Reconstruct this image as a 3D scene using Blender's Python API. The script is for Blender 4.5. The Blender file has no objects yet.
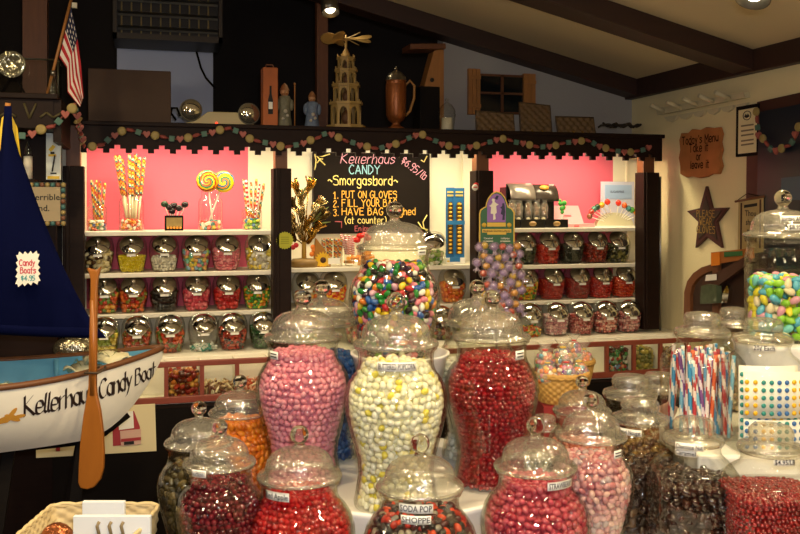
import bpy, math, random
import numpy as np
from mathutils import Vector, Matrix
random.seed(7); rng = np.random.default_rng(7)
sc = bpy.context.scene; COL = sc.collection
PI = math.pi
# ---------------------------------------------------------------- camera
F = 900.0; YAW = math.radians(16.0); EYE = 1.62; HZ = 205.0
SN, CS = math.sin(YAW), math.cos(YAW)
cd = bpy.data.cameras.new('camera'); cam = bpy.data.objects.new('camera', cd); COL.objects.link(cam)
cam.location = (0, 0, EYE); cam.rotation_euler = (PI/2, 0, -YAW)
cd.sensor_width = 36; cd.lens = 36*F/800; cd.shift_y = (HZ-267)/800; cd.clip_start = 0.05
sc.camera = cam
def W(px, py, Z):                     # photo pixel at a distance along the view axis
    u = (px-400)/F*Z; return Vector((SN*Z+CS*u, CS*Z-SN*u, EYE+(HZ-py)/F*Z))
def XZ(xc, Z, z): return Vector((SN*Z+CS*xc, CS*Z-SN*xc, z))
def depthY(px, Y): return Y/(CS-(px-400)/F*SN)
def PY(px, py, Y): return W(px, py, depthY(px, Y))
def PX(px, py, X):
    u = (px-400)/F; return W(px, py, X/(SN+u*CS))
def lin(c):
    if isinstance(c, str):
        c = c.lstrip('#'); c = [int(c[i:i+2], 16)/255 for i in (0, 2, 4)]
    return tuple(x/12.92 if x <= .04045 else ((x+.055)/1.055)**2.4 for x in c)
# ---------------------------------------------------------------- materials
MATS = {}
def mat(name, col, rough=.5, metal=0, noise=0, scale=20, bump=0, bscale=60, coat=0, spec=.5, emit=0, stretch=None):
    if name in MATS: return MATS[name]
    m = bpy.data.materials.new(name); m.use_nodes = True; nt = m.node_tree; b = nt.nodes['Principled BSDF']
    c = lin(col); b.inputs['Base Color'].default_value = (*c, 1)
    b.inputs['Roughness'].default_value = rough; b.inputs['Metallic'].default_value = metal
    b.inputs['Coat Weight'].default_value = coat; b.inputs['Coat Roughness'].default_value = .08
    b.inputs['Specular IOR Level'].default_value = spec
    tc = None
    if noise or bump:
        tc = nt.nodes.new('ShaderNodeTexCoord'); mp = nt.nodes.new('ShaderNodeMapping'); nt.links.new(tc.outputs['Object'], mp.inputs[0])
        if stretch: mp.inputs['Scale'].default_value = stretch
    if noise:
        n = nt.nodes.new('ShaderNodeTexNoise'); n.inputs['Scale'].default_value = scale; n.inputs['Detail'].default_value = 4
        nt.links.new(mp.outputs[0], n.inputs['Vector'])
        mx = nt.nodes.new('ShaderNodeMix'); mx.data_type = 'RGBA'
        mx.inputs[6].default_value = (*[x*(1-noise) for x in c], 1); mx.inputs[7].default_value = (*[min(1, x*(1+noise)) for x in c], 1)
        nt.links.new(n.outputs['Fac'], mx.inputs[0]); nt.links.new(mx.outputs[2], b.inputs['Base Color'])
    if bump:
        n = nt.nodes.new('ShaderNodeTexNoise'); n.inputs['Scale'].default_value = bscale
        nt.links.new(mp.outputs[0], n.inputs['Vector'])
        bp = nt.nodes.new('ShaderNodeBump'); bp.inputs['Strength'].default_value = bump; bp.inputs['Distance'].default_value = .01
        nt.links.new(n.outputs['Fac'], bp.inputs['Height']); nt.links.new(bp.outputs[0], b.inputs['Normal'])
    if emit:
        b.inputs['Emission Color'].default_value = (*c, 1); b.inputs['Emission Strength'].default_value = emit
    MATS[name] = m; return m
def palette(name, cols, rough=.22, coat=.5, spec=.5):
    """candy material: each piece's own random number picks its colour"""
    if name in MATS: return MATS[name]
    m = bpy.data.materials.new(name); m.use_nodes = True; nt = m.node_tree; b = nt.nodes['Principled BSDF']
    b.inputs['Roughness'].default_value = rough; b.inputs['Coat Weight'].default_value = coat; b.inputs['Coat Roughness'].default_value = .1
    b.inputs['Specular IOR Level'].default_value = spec
    a = nt.nodes.new('ShaderNodeAttribute'); a.attribute_name = 'rnd'
    r = nt.nodes.new('ShaderNodeValToRGB'); r.color_ramp.interpolation = 'CONSTANT'
    n = len(cols)
    for i, c in enumerate(cols):
        e = r.color_ramp.elements[i] if i < 1 else r.color_ramp.elements.new(i/n) if i < n-1 or n > 2 and i < n-1 else None
        if e is None:
            e = r.color_ramp.elements[-1]; e.position = i/n
        e.color = (*lin(c), 1)
    if n == 1: r.color_ramp.elements[-1].color = (*lin(cols[0]), 1)
    nt.links.new(a.outputs['Fac'], r.inputs[0]); nt.links.new(r.outputs[0], b.inputs['Base Color'])
    MATS[name] = m; return m
def thin_glass(name, tint=(.97, .98, .96), edge=(.62, .63, .55), bump=0.0, rough=.015, base=.05, haze=0.0, hazecol=(.8, .76, .66)):
    m = bpy.data.materials.new(name); m.use_nodes = True; nt = m.node_tree; nt.nodes.clear(); L = nt.links.new
    out = nt.nodes.new('ShaderNodeOutputMaterial'); mix = nt.nodes.new('ShaderNodeMixShader')
    tr = nt.nodes.new('ShaderNodeBsdfTransparent'); gl = nt.nodes.new('ShaderNodeBsdfGlossy'); gl.inputs['Roughness'].default_value = rough
    lw = nt.nodes.new('ShaderNodeLayerWeight'); lw.inputs[0].default_value = .5
    p = nt.nodes.new('ShaderNodeMath'); p.operation = 'POWER'; p.inputs[1].default_value = 4
    L(lw.outputs['Facing'], p.inputs[0])
    ma = nt.nodes.new('ShaderNodeMath'); ma.operation = 'MULTIPLY_ADD'; ma.inputs[1].default_value = .75; ma.inputs[2].default_value = base
    L(p.outputs[0], ma.inputs[0]); L(ma.outputs[0], mix.inputs[0])
    cr = nt.nodes.new('ShaderNodeMix'); cr.data_type = 'RGBA'; cr.inputs[6].default_value = (*tint, 1); cr.inputs[7].default_value = (*edge, 1)
    L(p.outputs[0], cr.inputs[0]); L(cr.outputs[2], tr.inputs[0])
    L(tr.outputs[0], mix.inputs[1]); L(gl.outputs[0], mix.inputs[2]); L(mix.outputs[0], out.inputs[0])
    if haze:
        df = nt.nodes.new('ShaderNodeBsdfDiffuse'); df.inputs[0].default_value = (*hazecol, 1); m2 = nt.nodes.new('ShaderNodeMixShader'); m2.inputs[0].default_value = haze
        L(mix.outputs[0], m2.inputs[1]); L(df.outputs[0], m2.inputs[2]); L(m2.outputs[0], out.inputs[0])
    if bump:
        tc = nt.nodes.new('ShaderNodeTexCoord'); n = nt.nodes.new('ShaderNodeTexNoise'); n.inputs['Scale'].default_value = 55
        L(tc.outputs['Object'], n.inputs['Vector']); bp = nt.nodes.new('ShaderNodeBump'); bp.inputs['Strength'].default_value = bump; bp.inputs['Distance'].default_value = .01
        L(n.outputs['Fac'], bp.inputs['Height']); L(bp.outputs[0], gl.inputs['Normal'])
    MATS[name] = m; return m
def solid_glass(name):
    m = bpy.data.materials.new(name); m.use_nodes = True; nt = m.node_tree; b = nt.nodes['Principled BSDF']
    b.inputs['Transmission Weight'].default_value = 1; b.inputs['Roughness'].default_value = .01; b.inputs['IOR'].default_value = 1.48
    b.inputs['Base Color'].default_value = (.97, .98, .95, 1); MATS[name] = m; return m
GLASS = thin_glass('jar_glass', bump=.08, base=.042); LIDGLASS = thin_glass('lid_glass', tint=(.92, .91, .84), edge=(.40, .38, .28), bump=.6, rough=.10, base=.19, haze=.085)
SGLASS = thin_glass('shelf_jar_glass', base=.085, edge=(.55, .56, .48)); BALL = solid_glass('ball_glass')
CHROME = mat('chrome', '#d8d8d4', .07, 1)
# ---------------------------------------------------------------- mesh builder
class MB:
    def __init__(s): s.v = []; s.f = []; s.m = []; s.sm = []
    def add(s, vs, fs, smooth=False, mi=0):
        o = len(s.v); s.v += [tuple(p) for p in vs]
        for f in fs: s.f.append([i+o for i in f]); s.m.append(mi); s.sm.append(smooth)
        return s
    def box(s, c, d, R=None, mi=0, taper=1.0):
        x, y, z = [k/2 for k in d]; P = []
        for sz in (-1, 1):
            t = taper if sz > 0 else 1
            for sx, sy in ((-1, -1), (1, -1), (1, 1), (-1, 1)): P.append(Vector((sx*x*t, sy*y*t, sz*z)))
        if R is not None: P = [R @ p for p in P]
        c = Vector(c); P = [p+c for p in P]
        return s.add(P, [(3, 2, 1, 0), (4, 5, 6, 7), (0, 1, 5, 4), (1, 2, 6, 5), (2, 3, 7, 6), (3, 0, 4, 7)], False, mi)
    def b2(s, lo, hi, mi=0): return s.box([(a+b)/2 for a, b in zip(lo, hi)], [abs(b-a) for a, b in zip(lo, hi)], None, mi)
    def lathe(s, prof, n=32, c=(0, 0, 0), R=None, mi=0, sq=None, cap0=False, cap1=False, smooth=True):
        P = []; c = Vector(c)
        for r, z in prof:
            for i in range(n):
                t = 2*PI*i/n; k = r
                if sq: k = r/((abs(math.cos(t))**sq+abs(math.sin(t))**sq)**(1/sq))
                p = Vector((k*math.cos(t), k*math.sin(t), z)); P.append((R @ p if R is not None else p)+c)
        fs = []
        for j in range(len(prof)-1):
            for i in range(n): fs.append((j*n+i, j*n+(i+1) % n, (j+1)*n+(i+1) % n, (j+1)*n+i))
        if cap0: fs.append(tuple(range(n))[::-1])
        if cap1: fs.append(tuple((len(prof)-1)*n+i for i in range(n)))
        return s.add(P, fs, smooth, mi)
    def sphere(s, c, r, n=16, m=10, sc3=(1, 1, 1), R=None, mi=0):
        c = Vector(c); P = [Vector((0, 0, -r*sc3[2]))]
        for j in range(1, m):
            a = -PI/2+PI*j/m
            for i in range(n): P.append(Vector((r*math.cos(a)*math.cos(2*PI*i/n)*sc3[0], r*math.cos(a)*math.sin(2*PI*i/n)*sc3[1], r*math.sin(a)*sc3[2])))
        P.append(Vector((0, 0, r*sc3[2]))); fs = []
        for i in range(n): fs.append((0, 1+(i+1) % n, 1+i))
        for j in range(m-2):
            for i in range(n): fs.append((1+j*n+i, 1+j*n+(i+1) % n, 1+(j+1)*n+(i+1) % n, 1+(j+1)*n+i))
        t = len(P)-1; k = 1+(m-2)*n
        for i in range(n): fs.append((k+i, k+(i+1) % n, t))
        return s.add([(R @ p if R is not None else p)+c for p in P], fs, True, mi)
    def tube(s, pts, r, n=8, mi=None, cap=True, matf=None, smooth=True):
        pts = [Vector(p) for p in pts]; k = len(pts); rs = r if isinstance(r, (list, tuple)) else [r]*k
        P = []; N = None
        for j in range(k):
            T = (pts[min(j+1, k-1)]-pts[max(j-1, 0)]).normalized()
            if N is None:
                N = T.orthogonal().normalized()
            else:
                N = (N-T*N.dot(T)).normalized()
            B = T.cross(N)
            for i in range(n): P.append(pts[j]+(N*math.cos(2*PI*i/n)+B*math.sin(2*PI*i/n))*rs[j])
        o = len(s.v); s.v += [tuple(p) for p in P]
        for j in range(k-1):
            for i in range(n):
                s.f.append([o+j*n+i, o+j*n+(i+1) % n, o+(j+1)*n+(i+1) % n, o+(j+1)*n+i]); s.sm.append(smooth)
                s.m.append(matf(j, i) if matf else (mi or 0))
        if cap:
            for q in (list(range(n))[::-1], [(k-1)*n+i for i in range(n)]):
                s.f.append([o+i for i in q]); s.sm.append(False); s.m.append(mi or 0)
        return s
    def prism(s, poly, O, u, v, n, d0=0, d1=.01, mi=0, holes=None):
        """2-D outline in the frame O,u,v pushed from d0 to d1 along n"""
        O, u, v, n = Vector(O), Vector(u), Vector(v), Vector(n); k = len(poly)
        P = [O+u*a+v*b+n*d0 for a, b in poly]+[O+u*a+v*b+n*d1 for a, b in poly]
        fs = [tuple(range(k))[::-1], tuple(range(k, 2*k))]+[(i, (i+1) % k, k+(i+1) % k, k+i) for i in range(k)]
        return s.add(P, fs, False, mi)
    def grid(s, fn, nu, nv, smooth=True, matf=None, closeu=False):
        o = len(s.v)
        for j in range(nv+1):
            for i in range(nu+(0 if closeu else 1)): s.v.append(tuple(fn(i/nu, j/nv)))
        w = nu if closeu else nu+1
        for j in range(nv):
            for i in range(nu):
                a = j*w+i; b = j*w+(i+1) % w
                s.f.append([o+a, o+b, o+b+w, o+a+w]); s.sm.append(smooth); s.m.append(matf(i, j) if matf else 0)
        return s
    def mesh(s, name, mats):
        me = bpy.data.meshes.new(name); me.from_pydata(s.v, [], s.f)
        for m in (mats if isinstance(mats, (list, tuple)) else [mats]): me.materials.append(m)
        me.polygons.foreach_set('material_index', s.m); me.polygons.foreach_set('use_smooth', s.sm); me.update()
        return me
def obj(name, mb, mats, parent=None, bev=0, solid=0, sub=0):
    me = mb if isinstance(mb, bpy.types.Mesh) else mb.mesh(name, mats)
    o = bpy.data.objects.new(name, me); COL.objects.link(o)
    if parent is not None: o.parent = parent
    if solid:
        m = o.modifiers.new('s', 'SOLIDIFY'); m.thickness = solid; m.offset = 0
    if bev:
        m = o.modifiers.new('b', 'BEVEL'); m.width = bev; m.segments = 2; m.limit_method = 'ANGLE'
    if sub:
        m = o.modifiers.new('u', 'SUBSURF'); m.levels = sub; m.render_levels = sub
    return o
def tag(o, label, cat, group=None, kind=None):
    o['label'] = label; o['category'] = cat
    if group: o['group'] = group
    if kind: o['kind'] = kind
    return o
def thing(name, label, cat, loc=(0, 0, 0), rz=0, group=None):
    o = bpy.data.objects.new(name, None); COL.objects.link(o); o.location = loc; o.rotation_euler = (0, 0, rz); o.empty_display_size = .05
    return tag(o, label, cat, group)
def struct(name, mb, mats, bev=0):
    o = obj(name, mb, mats, None, bev); o['kind'] = 'structure'; return o
KIDS = {}
def tree_copy(o, parent=None):
    c = o.copy(); COL.objects.link(c)
    if parent is not None: c.parent = parent
    for ch in list(o.children): tree_copy(ch, c)
    return c
def rotx(a): return Matrix.Rotation(a, 3, 'X')
def roty(a): return Matrix.Rotation(a, 3, 'Y')
def rotz(a): return Matrix.Rotation(a, 3, 'Z')
# ---------------------------------------------------------------- lettering
G = {
'A':'0039 60|1343','B':'0009 3948 4736 05|3645 5452 4130 00','C':'5849 2917 0603 1120 4051','D':'0009 2947 5653 4220 00','E':'5909 0050|0545','F':'0009 59|0545','G':'5849 2917 0603 1120 4052 5434','H':'0009|6069|0565','I':'2029','J':'4942 3110 01','K':'0009|5905 60','L':'0900 50','M':'0009 3369 70'.replace('70','60'),'N':'0009 5059'.replace('5059','50 59'),'O':'2917 0603 1130 4153 5648 29','P':'0009 3948 4746 3505','R':'0009 3948 4746 3505|2550','S':'5849 2908 0645 5351 4010 01','T':'3039|0969'.replace('0969','09 69'),'U':'0902 1140 5259'.replace('1140','11 30 41'),'V':'0930 69','W':'0920 3640 69','X':'0059|0950','Y':'0935 69|3530','Z':'0959 0050',
'a':'4536 1604 0211 3042|4640','b':'0009|0435 4643 4130 1001'.replace('0435','04 26 36'),'c':'4536 1604 0211 3041','d':'4536 1604 0211 3042|4940','e':'0343 4536 1604 0110 3041','f':'4839 2920 |0636'.replace('20 ','28 20 '),'g':'4536 1604 0211 3042|464B 3C1C 0B','h':'0009|0426 3644 40','i':'1016|1819','j':'262B 1C|2829','k':'0009|3602 40','l':'0009 1009'.replace('0009 1009','1901 10'),'m':'0006|0416 2634 30|3446 5664 60','n':'0006|0426 3644 40','o':'1604 0211 3042 4436 16','p':'0C06|0426 3644 4230 1001','q':'4536 1604 0211 3042|464C','r':'0006|0426 36','s':'4536 1605 1433 4231 1001','t':'1901 1020 |0636'.replace('1901','19 11'),'u':'0602 1120 3142|4640','v':'0620 46','w':'0610 2430 46'.replace('46','56'),'x':'0046|0640','y':'0622|461B 0C','z':'0646 0040',
'0':'2917 0602 1030 4253 5638 29'.replace('5638','56 48 38'),'1':'0729 20|1030','2':'0718 2939 4846 0040'.replace('4846','48 46 24'),'3':'0839 4846 25|2543 4130 1001','4':'4903 53|3039','5':'4909 0535 4442 3110 00','6':'4827 0502 1030 4143 3514 03','7':'0949 10','8':'2918 1625 4443 4130 1011 0425 3627 3829'.replace('2918 1625 4443 4130 1011 0425 3627 3829','2918 1625 4341 3010 0103 2536 3829'),'9':'1030 4548 3919 0806 1535 45',
'.':'1011','~':'0415 2533 4344'.replace('2533','25 34'),'(':'2919 0605 0311 2A'.replace('0605','06 05'),')':'0919 2625 2311 0A','/':'0A49','$':'4738 1807 0534 4332 1203|2A2A'.replace('2A2A','2A29'),'!':'1011|1319',',':'111A',"'":'1917','-':'0444',' ':''}
YM = {'A': -1, 'B': -2, 'C': -3}
def stroke_text(text, size=1.0, gap=2.0, smooth=2):
    """handwritten single-line letters -> polylines (cap height = size)"""
    out = []; x0 = 0
    for ch in text:
        if ch == ' ': x0 += 4; continue
        w = 0
        for st in G[ch].split('|'):
            st = st.replace(' ', '')
            p = [(int(st[i]), YM.get(st[i+1]) if st[i+1] in YM else int(st[i+1])) for i in range(0, len(st)-1, 2)]
            if len(p) < 2: continue
            w = max(w, max(q[0] for q in p))
            if len(p) > 3 and smooth and (ch in 'CGJOQSU0235689$()' or not ch.isupper()):
                q = []
                for i in range(len(p)-1):
                    a = p[max(i-1, 0)]; b = p[i]; c = p[i+1]; d = p[min(i+2, len(p)-1)]
                    for k in range(3):
                        t = k/3
                        q.append(tuple(.5*(2*b[j]+(c[j]-a[j])*t+(2*a[j]-5*b[j]+4*c[j]-d[j])*t*t+(3*b[j]-a[j]-3*c[j]+d[j])*t**3) for j in (0, 1)))
                p = q+[p[-1]]
            out.append([((x0+a)*size/9, b*size/9) for a, b in p])
        x0 += w+gap
    return out, x0*size/9
def letters(name, text, size, fn, m, parent, width=.1, nib=None, gap=2.0, center=True, shear=0.0, wmax=None):
    """lay stroke letters on a surface fn(x, y) -> point; width = pen width as a share of the cap height"""
    pl, w = stroke_text(text, size, gap); k = 1.0
    if wmax and w > wmax: k = wmax/w
    mb = MB(); hw = width*size/2; lift = 0; pl2 = []
    for p in pl:                                   # break a stroke where it turns back sharply
        q = [p[0]]
        for i in range(1, len(p)):
            q.append(p[i])
            if i < len(p)-1:
                a, b2 = Vector(p[i])-Vector(p[i-1]), Vector(p[i+1])-Vector(p[i])
                if a.length > 0 and b2.length > 0 and a.normalized().dot(b2.normalized()) < .3: pl2.append(q); q = [p[i]]
        pl2.append(q)
    pl = [p for p in pl2 if len(p) > 1]
    for p in pl:
        n = len(p); V = []; lift = (lift+1) % 5
        for i in range(n):
            a, b2 = p[max(0, i-1)], p[min(n-1, i+1)]; dx, dy = b2[0]-a[0], b2[1]-a[1]; d = math.hypot(dx, dy) or 1
            ox, oy = (nib[0]*size, nib[1]*size) if nib else (-dy/d*hw, dx/d*hw)
            e = hw*.6*(-1 if i == 0 else 1 if i == n-1 else 0); ex, ey = dx/d*e, dy/d*e
            for sg in (1, -1):
                x, y = p[i][0]+ox*sg+ex, p[i][1]+oy*sg+ey; X = (x+shear*y-(w/2 if center else 0))*k
                q = fn(X, y); t1 = fn(X+1e-3, y)-q; t2 = fn(X, y+1e-3)-q; V.append(q+t1.cross(t2).normalized()*(.00012*lift))
        mb.add(V, [(2*i, 2*i+1, 2*i+3, 2*i+2) for i in range(n-1)])
    return obj(name, mb, m, parent)
def join_lettering(objs):
    b = MB()
    for o in objs: b.add([v.co for v in o.data.vertices], [tuple(p.vertices) for p in o.data.polygons])
    m, par, nm = objs[0].data.materials[0], objs[0].parent, objs[0].name
    for o in objs: bpy.data.objects.remove(o)
    return obj('lettering', b, m, par)
_dg = None
def font_poly(text, size):
    cu = bpy.data.curves.new('t', 'FONT'); cu.body = text; cu.size = size; cu.align_x = 'CENTER'; cu.resolution_u = 2; cu.offset = .012*size
    o = bpy.data.objects.new('t', cu); COL.objects.link(o); dg = bpy.context.evaluated_depsgraph_get(); dg.update()
    me = o.evaluated_get(dg).to_mesh()
    vs = [tuple(v.co) for v in me.vertices]; fs = [tuple(p.vertices) for p in me.polygons]
    o.evaluated_get(dg).to_mesh_clear(); bpy.data.objects.remove(o); bpy.data.curves.remove(cu)
    return vs, fs
def printed(name, text, size, fn, m, parent, wmax=None, bold=0):
    vs, fs = font_poly(text, size); k = 1
    if vs and wmax:
        w = max(v[0] for v in vs)-min(v[0] for v in vs); k = min(1, wmax/w) if w > 0 else 1
    mb = MB(); mb.add([fn(v[0]*k, v[1]) for v in vs], fs)
    return obj(name, mb, m, parent)
# ---------------------------------------------------------------- candy fills (numpy)
def blob(n=8, m=6, sx=1, sy=1, sz=1, bend=0, power=1.0):
    V = [(0, 0, -1)]
    for j in range(1, m):
        a = -PI/2+PI*j/m
        for i in range(n):
            t = 2*PI*i/n; V.append((math.cos(a)*math.cos(t), math.cos(a)*math.sin(t), math.sin(a)))
    V.append((0, 0, 1)); V = np.array(V, float)
    if power != 1: V = np.sign(V)*np.abs(V)**power
    V = V*[sx, sy, sz]; V = V[:, [2, 0, 1]]            # long axis on x
    if bend: V[:, 1] += bend*V[:, 0]**2/max(sz, 1e-6)
    Fc = []
    for i in range(n): Fc.append((0, 1+(i+1) % n, 1+i))
    for j in range(m-2):
        for i in range(n): Fc.append((1+j*n+i, 1+j*n+(i+1) % n, 1+(j+1)*n+(i+1) % n, 1+(j+1)*n+i))
    t = len(V)-1; k = 1+(m-2)*n
    for i in range(n): Fc.append((k+i, k+(i+1) % n, t))
    return V, Fc
def np_mesh(name, V, faces_idx, tmplF, count, nv, extra=None, rnd=None):
    loops = []; starts = []; tot = 0
    fl = np.concatenate([np.array(f) for f in tmplF]); sizes = np.array([len(f) for f in tmplF])
    allL = (fl[None, :]+(np.arange(count)*nv)[:, None]).ravel(); allS = np.tile(sizes, count)
    R = np.repeat(rnd, nv)
    if extra is not None:
        eV, eF, eR = extra; off = len(V); V = np.vstack([V, eV])
        allL = np.concatenate([allL, np.concatenate([np.array(f) for f in eF])+off]); allS = np.concatenate([allS, [len(f) for f in eF]])
        R = np.concatenate([R, eR])
    st = np.concatenate([[0], np.cumsum(allS)[:-1]])
    me = bpy.data.meshes.new(name); me.vertices.add(len(V)); me.vertices.foreach_set('co', V.astype(np.float32).ravel())
    me.loops.add(len(allL)); me.loops.foreach_set('vertex_index', allL.astype(np.int32))
    me.polygons.add(len(allS)); me.polygons.foreach_set('loop_start', st.astype(np.int32))
    me.polygons.foreach_set('use_smooth', np.ones(len(allS), bool))
    me.update(calc_edges=True); me.validate()
    at = me.attributes.new('rnd', 'FLOAT', 'POINT'); at.data.foreach_set('value', R.astype(np.float32))
    return me
def rand_frames(N, nrm, tilt=.35):
    t = rng.normal(size=(N, 3)); t -= (t*nrm).sum(1)[:, None]*nrm*(1-tilt); t /= np.linalg.norm(t, axis=1)[:, None]
    b = np.cross(nrm, t); b /= np.linalg.norm(b, axis=1)[:, None]; c = np.cross(t, b)
    return np.stack([t, b, c], 2)
def prof_r(prof, z):
    rs = [p[0] for p in prof]; zs = [p[1] for p in prof]; return float(np.interp(z, zs, rs))
def sqf(t, sq): return 1/((abs(math.cos(t))**sq+abs(math.sin(t))**sq)**(1/sq)) if sq else 1.0
def fill_places(prof, z0, z1, L, Rr, sq=None, layers=2, step=None, clip=None, dome=0):
    """positions + outward normals of the pieces lying against the inside of a vessel, then of the top layer"""
    s = step or 2*math.sqrt(L*Rr)*1.05; P = []; N = []
    for lay in range(layers):
        z = z0+Rr*1.0; row = 0; off = lay*1.55*Rr
        while z < z1:
            r0 = prof_r(prof, z); dr = (prof_r(prof, z+.004)-prof_r(prof, z-.004))/.008
            per = r0*(6.28 if not sq else 7.0); n = max(3, int(per/s)); ph = random.random()*6.28
            for i in range(n):
                t = ph+2*PI*(i+random.uniform(-.22, .22))/n
                ext = Rr*random.uniform(1.0, 1.2)
                r = r0*sqf(t, sq)-ext-off
                if r <= 0: continue
                zz = z+random.uniform(-.22, .22)*s
                nn = np.array([math.cos(t), math.sin(t), -dr]); nn /= np.linalg.norm(nn)
                P.append((r*math.cos(t), r*math.sin(t), zz)); N.append(nn)
            sl = math.sqrt(1+dr*dr); z += s*.86/sl; row += 1
    rt = prof_r(prof, z1)
    for zz0 in (z1, z1-Rr*1.2):
        x = -rt*1.2; k = 0
        while x < rt*1.2:
            y = -rt*1.2+(k % 2)*s/2
            while y < rt*1.2:
                a = x+random.uniform(-.25, .25)*s; b = y+random.uniform(-.25, .25)*s; t = math.atan2(b, a); rr = math.hypot(a, b)
                if rr < rt*sqf(t, sq)-Rr*1.1:
                    P.append((a, b, zz0+random.uniform(-.35, .35)*Rr+dome*(1-(rr/rt)**2))); N.append(np.array([0, 0, 1.]))
                y += s
            x += s*.87; k += 1
    P = np.array(P); N = np.array(N)
    if clip is not None:
        c, nrm, d = clip; keep = ((P-np.array(c)) @ np.array(nrm)) < -d; P = P[keep]; N = N[keep]
    return P, N
def fill_mesh(name, prof, z0, z1, L, Rr, tmpl=None, sq=None, layers=2, tilt=.3, clip=None, step=None, dome=0, drop=None):
    P, N = fill_places(prof, z0, z1, L, Rr, sq, layers, step, clip, dome)
    if drop is not None: k = drop(P); P, N = P[k], N[k]
    tV, tF = tmpl if tmpl else blob(8, 6, Rr, Rr, L, .25)
    Fm = rand_frames(len(P), N, tilt); sc_ = rng.uniform(.9, 1.08, len(P))
    V = (np.einsum('nij,vj->nvi', Fm, tV)*sc_[:, None, None]+P[:, None, :]).reshape(-1, 3)
    # inner mass behind the outermost pieces
    cp = []; nz = 14; nn = 24
    for j in range(nz+1):
        z = z0+.002+(z1-Rr*1.4-z0)*j/nz
        for i in range(nn):
            t = 2*PI*i/nn; r = max(.004, prof_r(prof, z)*sqf(t, sq)-Rr*2.6); cp.append((r*math.cos(t), r*math.sin(t), z))
    if clip is not None:
        c, nrm, d = clip; q = []
        for p in cp:
            e = (np.array(p)-np.array(c)) @ np.array(nrm)+d*1.5
            q.append(np.array(p)-np.array(nrm)*max(0, e))
        cp = q
    cf = []
    for j in range(nz):
        for i in range(nn): cf.append((j*nn+i, j*nn+(i+1) % nn, (j+1)*nn+(i+1) % nn, (j+1)*nn+i))
    cf.append(tuple(range(nn))[::-1]); cf.append(tuple(nz*nn+i for i in range(nn)))
    return np_mesh(name, V, None, tF, len(P), len(tV), (np.array(cp), cf, rng.uniform(0, 1, len(cp))), rng.uniform(0, .9999, len(P)))
def set_mat(o, m):
    if not o.data.materials: o.data.materials.append(None)
    o.material_slots[0].link = 'OBJECT'; o.material_slots[0].material = m
def stuff(name, me, m, label, cat, loc=(0, 0, 0), rz=0, group=None):
    o = bpy.data.objects.new(name, me); COL.objects.link(o); o.location = loc; o.rotation_euler = (0, 0, rz); set_mat(o, m)
    return tag(o, label, cat, group, 'stuff')
BAY, SPOT, FLASH, GLOBE_FILL, EXPO = 5.8, 46, 19, 24, 0.1
# ================================================================ setting
BLACKWOOD = mat('black_brown_wood', '#20120d', .55, spec=.15, noise=.35, scale=6, stretch=(1, 1, 8))
BEAM = mat('beam_wood', '#311b14', .55, noise=.4, scale=5, stretch=(.6, 6, 6))
CREAM = mat('cream_wall', '#e6d8ac', .8, bump=.15, bscale=90)
WHITEBAY = mat('bay_white', '#f2e9cf', .6)
PINK = mat('pink_board', '#e8687f', .75, noise=.04, scale=160)
SHELFW = mat('shelf_white', '#efe9d8', .4)
CEILM = mat('ceiling_plaster', '#d6c49e', .9, bump=.1, bscale=50)
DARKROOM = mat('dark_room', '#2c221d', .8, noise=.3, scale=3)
PALEBLUE = mat('pale_wall', '#c2cbe6', .8)
BLACK = mat('black_paint', '#120d0b', .7, spec=.12)
BLACKGLOSS = mat('black_gloss', '#14110f', .25)
WHITE = mat('white_plastic', '#f1efe9', .35)
PAPER = mat('white_paper', '#f4f1e8', .7)
INK = mat('black_ink', '#1c1a18', .7)
REDBROWN = mat('red_brown_trim', '#8a4130', .4, noise=.15, scale=20)
WOODL = mat('light_wood', '#a9713a', .5, noise=.25, scale=8, stretch=(8, 8, 1))
WOODM = mat('brown_wood', '#6b3f22', .5, noise=.3, scale=8, stretch=(8, 8, 1))
GOLD = mat('gold_foil', '#c9a24a', .22, 1, bump=.5, bscale=60)
GOLDP = mat('gold_paint', '#d9b23c', .5)
PAPER_SIGN = mat('kraft_poster', '#e6d8ae', .7)
GREENS = mat('sign_green', '#1c5a34', .5); PURPLE = mat('sign_purple', '#8d5fb0', .5)
RED = mat('red_paint', '#c5222a', .45); ORANGE = mat('orange_paper', '#e9822b', .6); YELLOW = mat('yellow_paint', '#e8c233', .55)
NAVY = mat('navy_sailcloth', '#070c30', .95, spec=.05, noise=.12, scale=90)
STEEL = mat('steel', '#9a9892', .3, 1)
BLUEP = mat('boat_blue', '#5d9dbd', .55, noise=.1, scale=15)
HULLW = mat('hull_white', '#eceae2', .4, noise=.03, scale=30)
CHALKP = mat('chalk_pink', '#e3a3b8', .9); CHALKB = mat('chalk_blue', '#8fc4d6', .9); CHALKY = mat('chalk_yellow', '#f0dc86', .9)
CHALKO = mat('chalk_orange', '#f0b64c', .9); CHALKR = mat('chalk_red', '#c2626a', .9)
SLATE = mat('slate_board', '#1f1a17', .95, noise=.15, scale=9, spec=.08)
LAMPM = mat('lamp_glow', '#fff3d8', .5, emit=14)
XW = 2.88; YB = 4.8
def ceil_z(x): return 2.36+.242*(XW-x)
b = MB(); b.b2((-3.2, -2.6, -.05), (XW+.1, 7.2, 0)); struct('floor', b, mat('floor_boards', '#4a3626', .5, noise=.3, scale=4))
b = MB(); b.add([(XW+.1, -2.6, ceil_z(XW+.1)), (-1.2, -2.6, ceil_z(-1.2)), (-1.2, 4.9, ceil_z(-1.2)), (XW+.1, 4.9, ceil_z(XW+.1))], [(0, 1, 2, 3)])
b.add([(-1.2, -2.6, ceil_z(-1.2)), (-3.2, -2.6, 2.9), (-3.2, 4.9, 2.9), (-1.2, 4.9, ceil_z(-1.2))], [(0, 1, 2, 3)])
struct('ceiling', b, CEILM)
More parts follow.
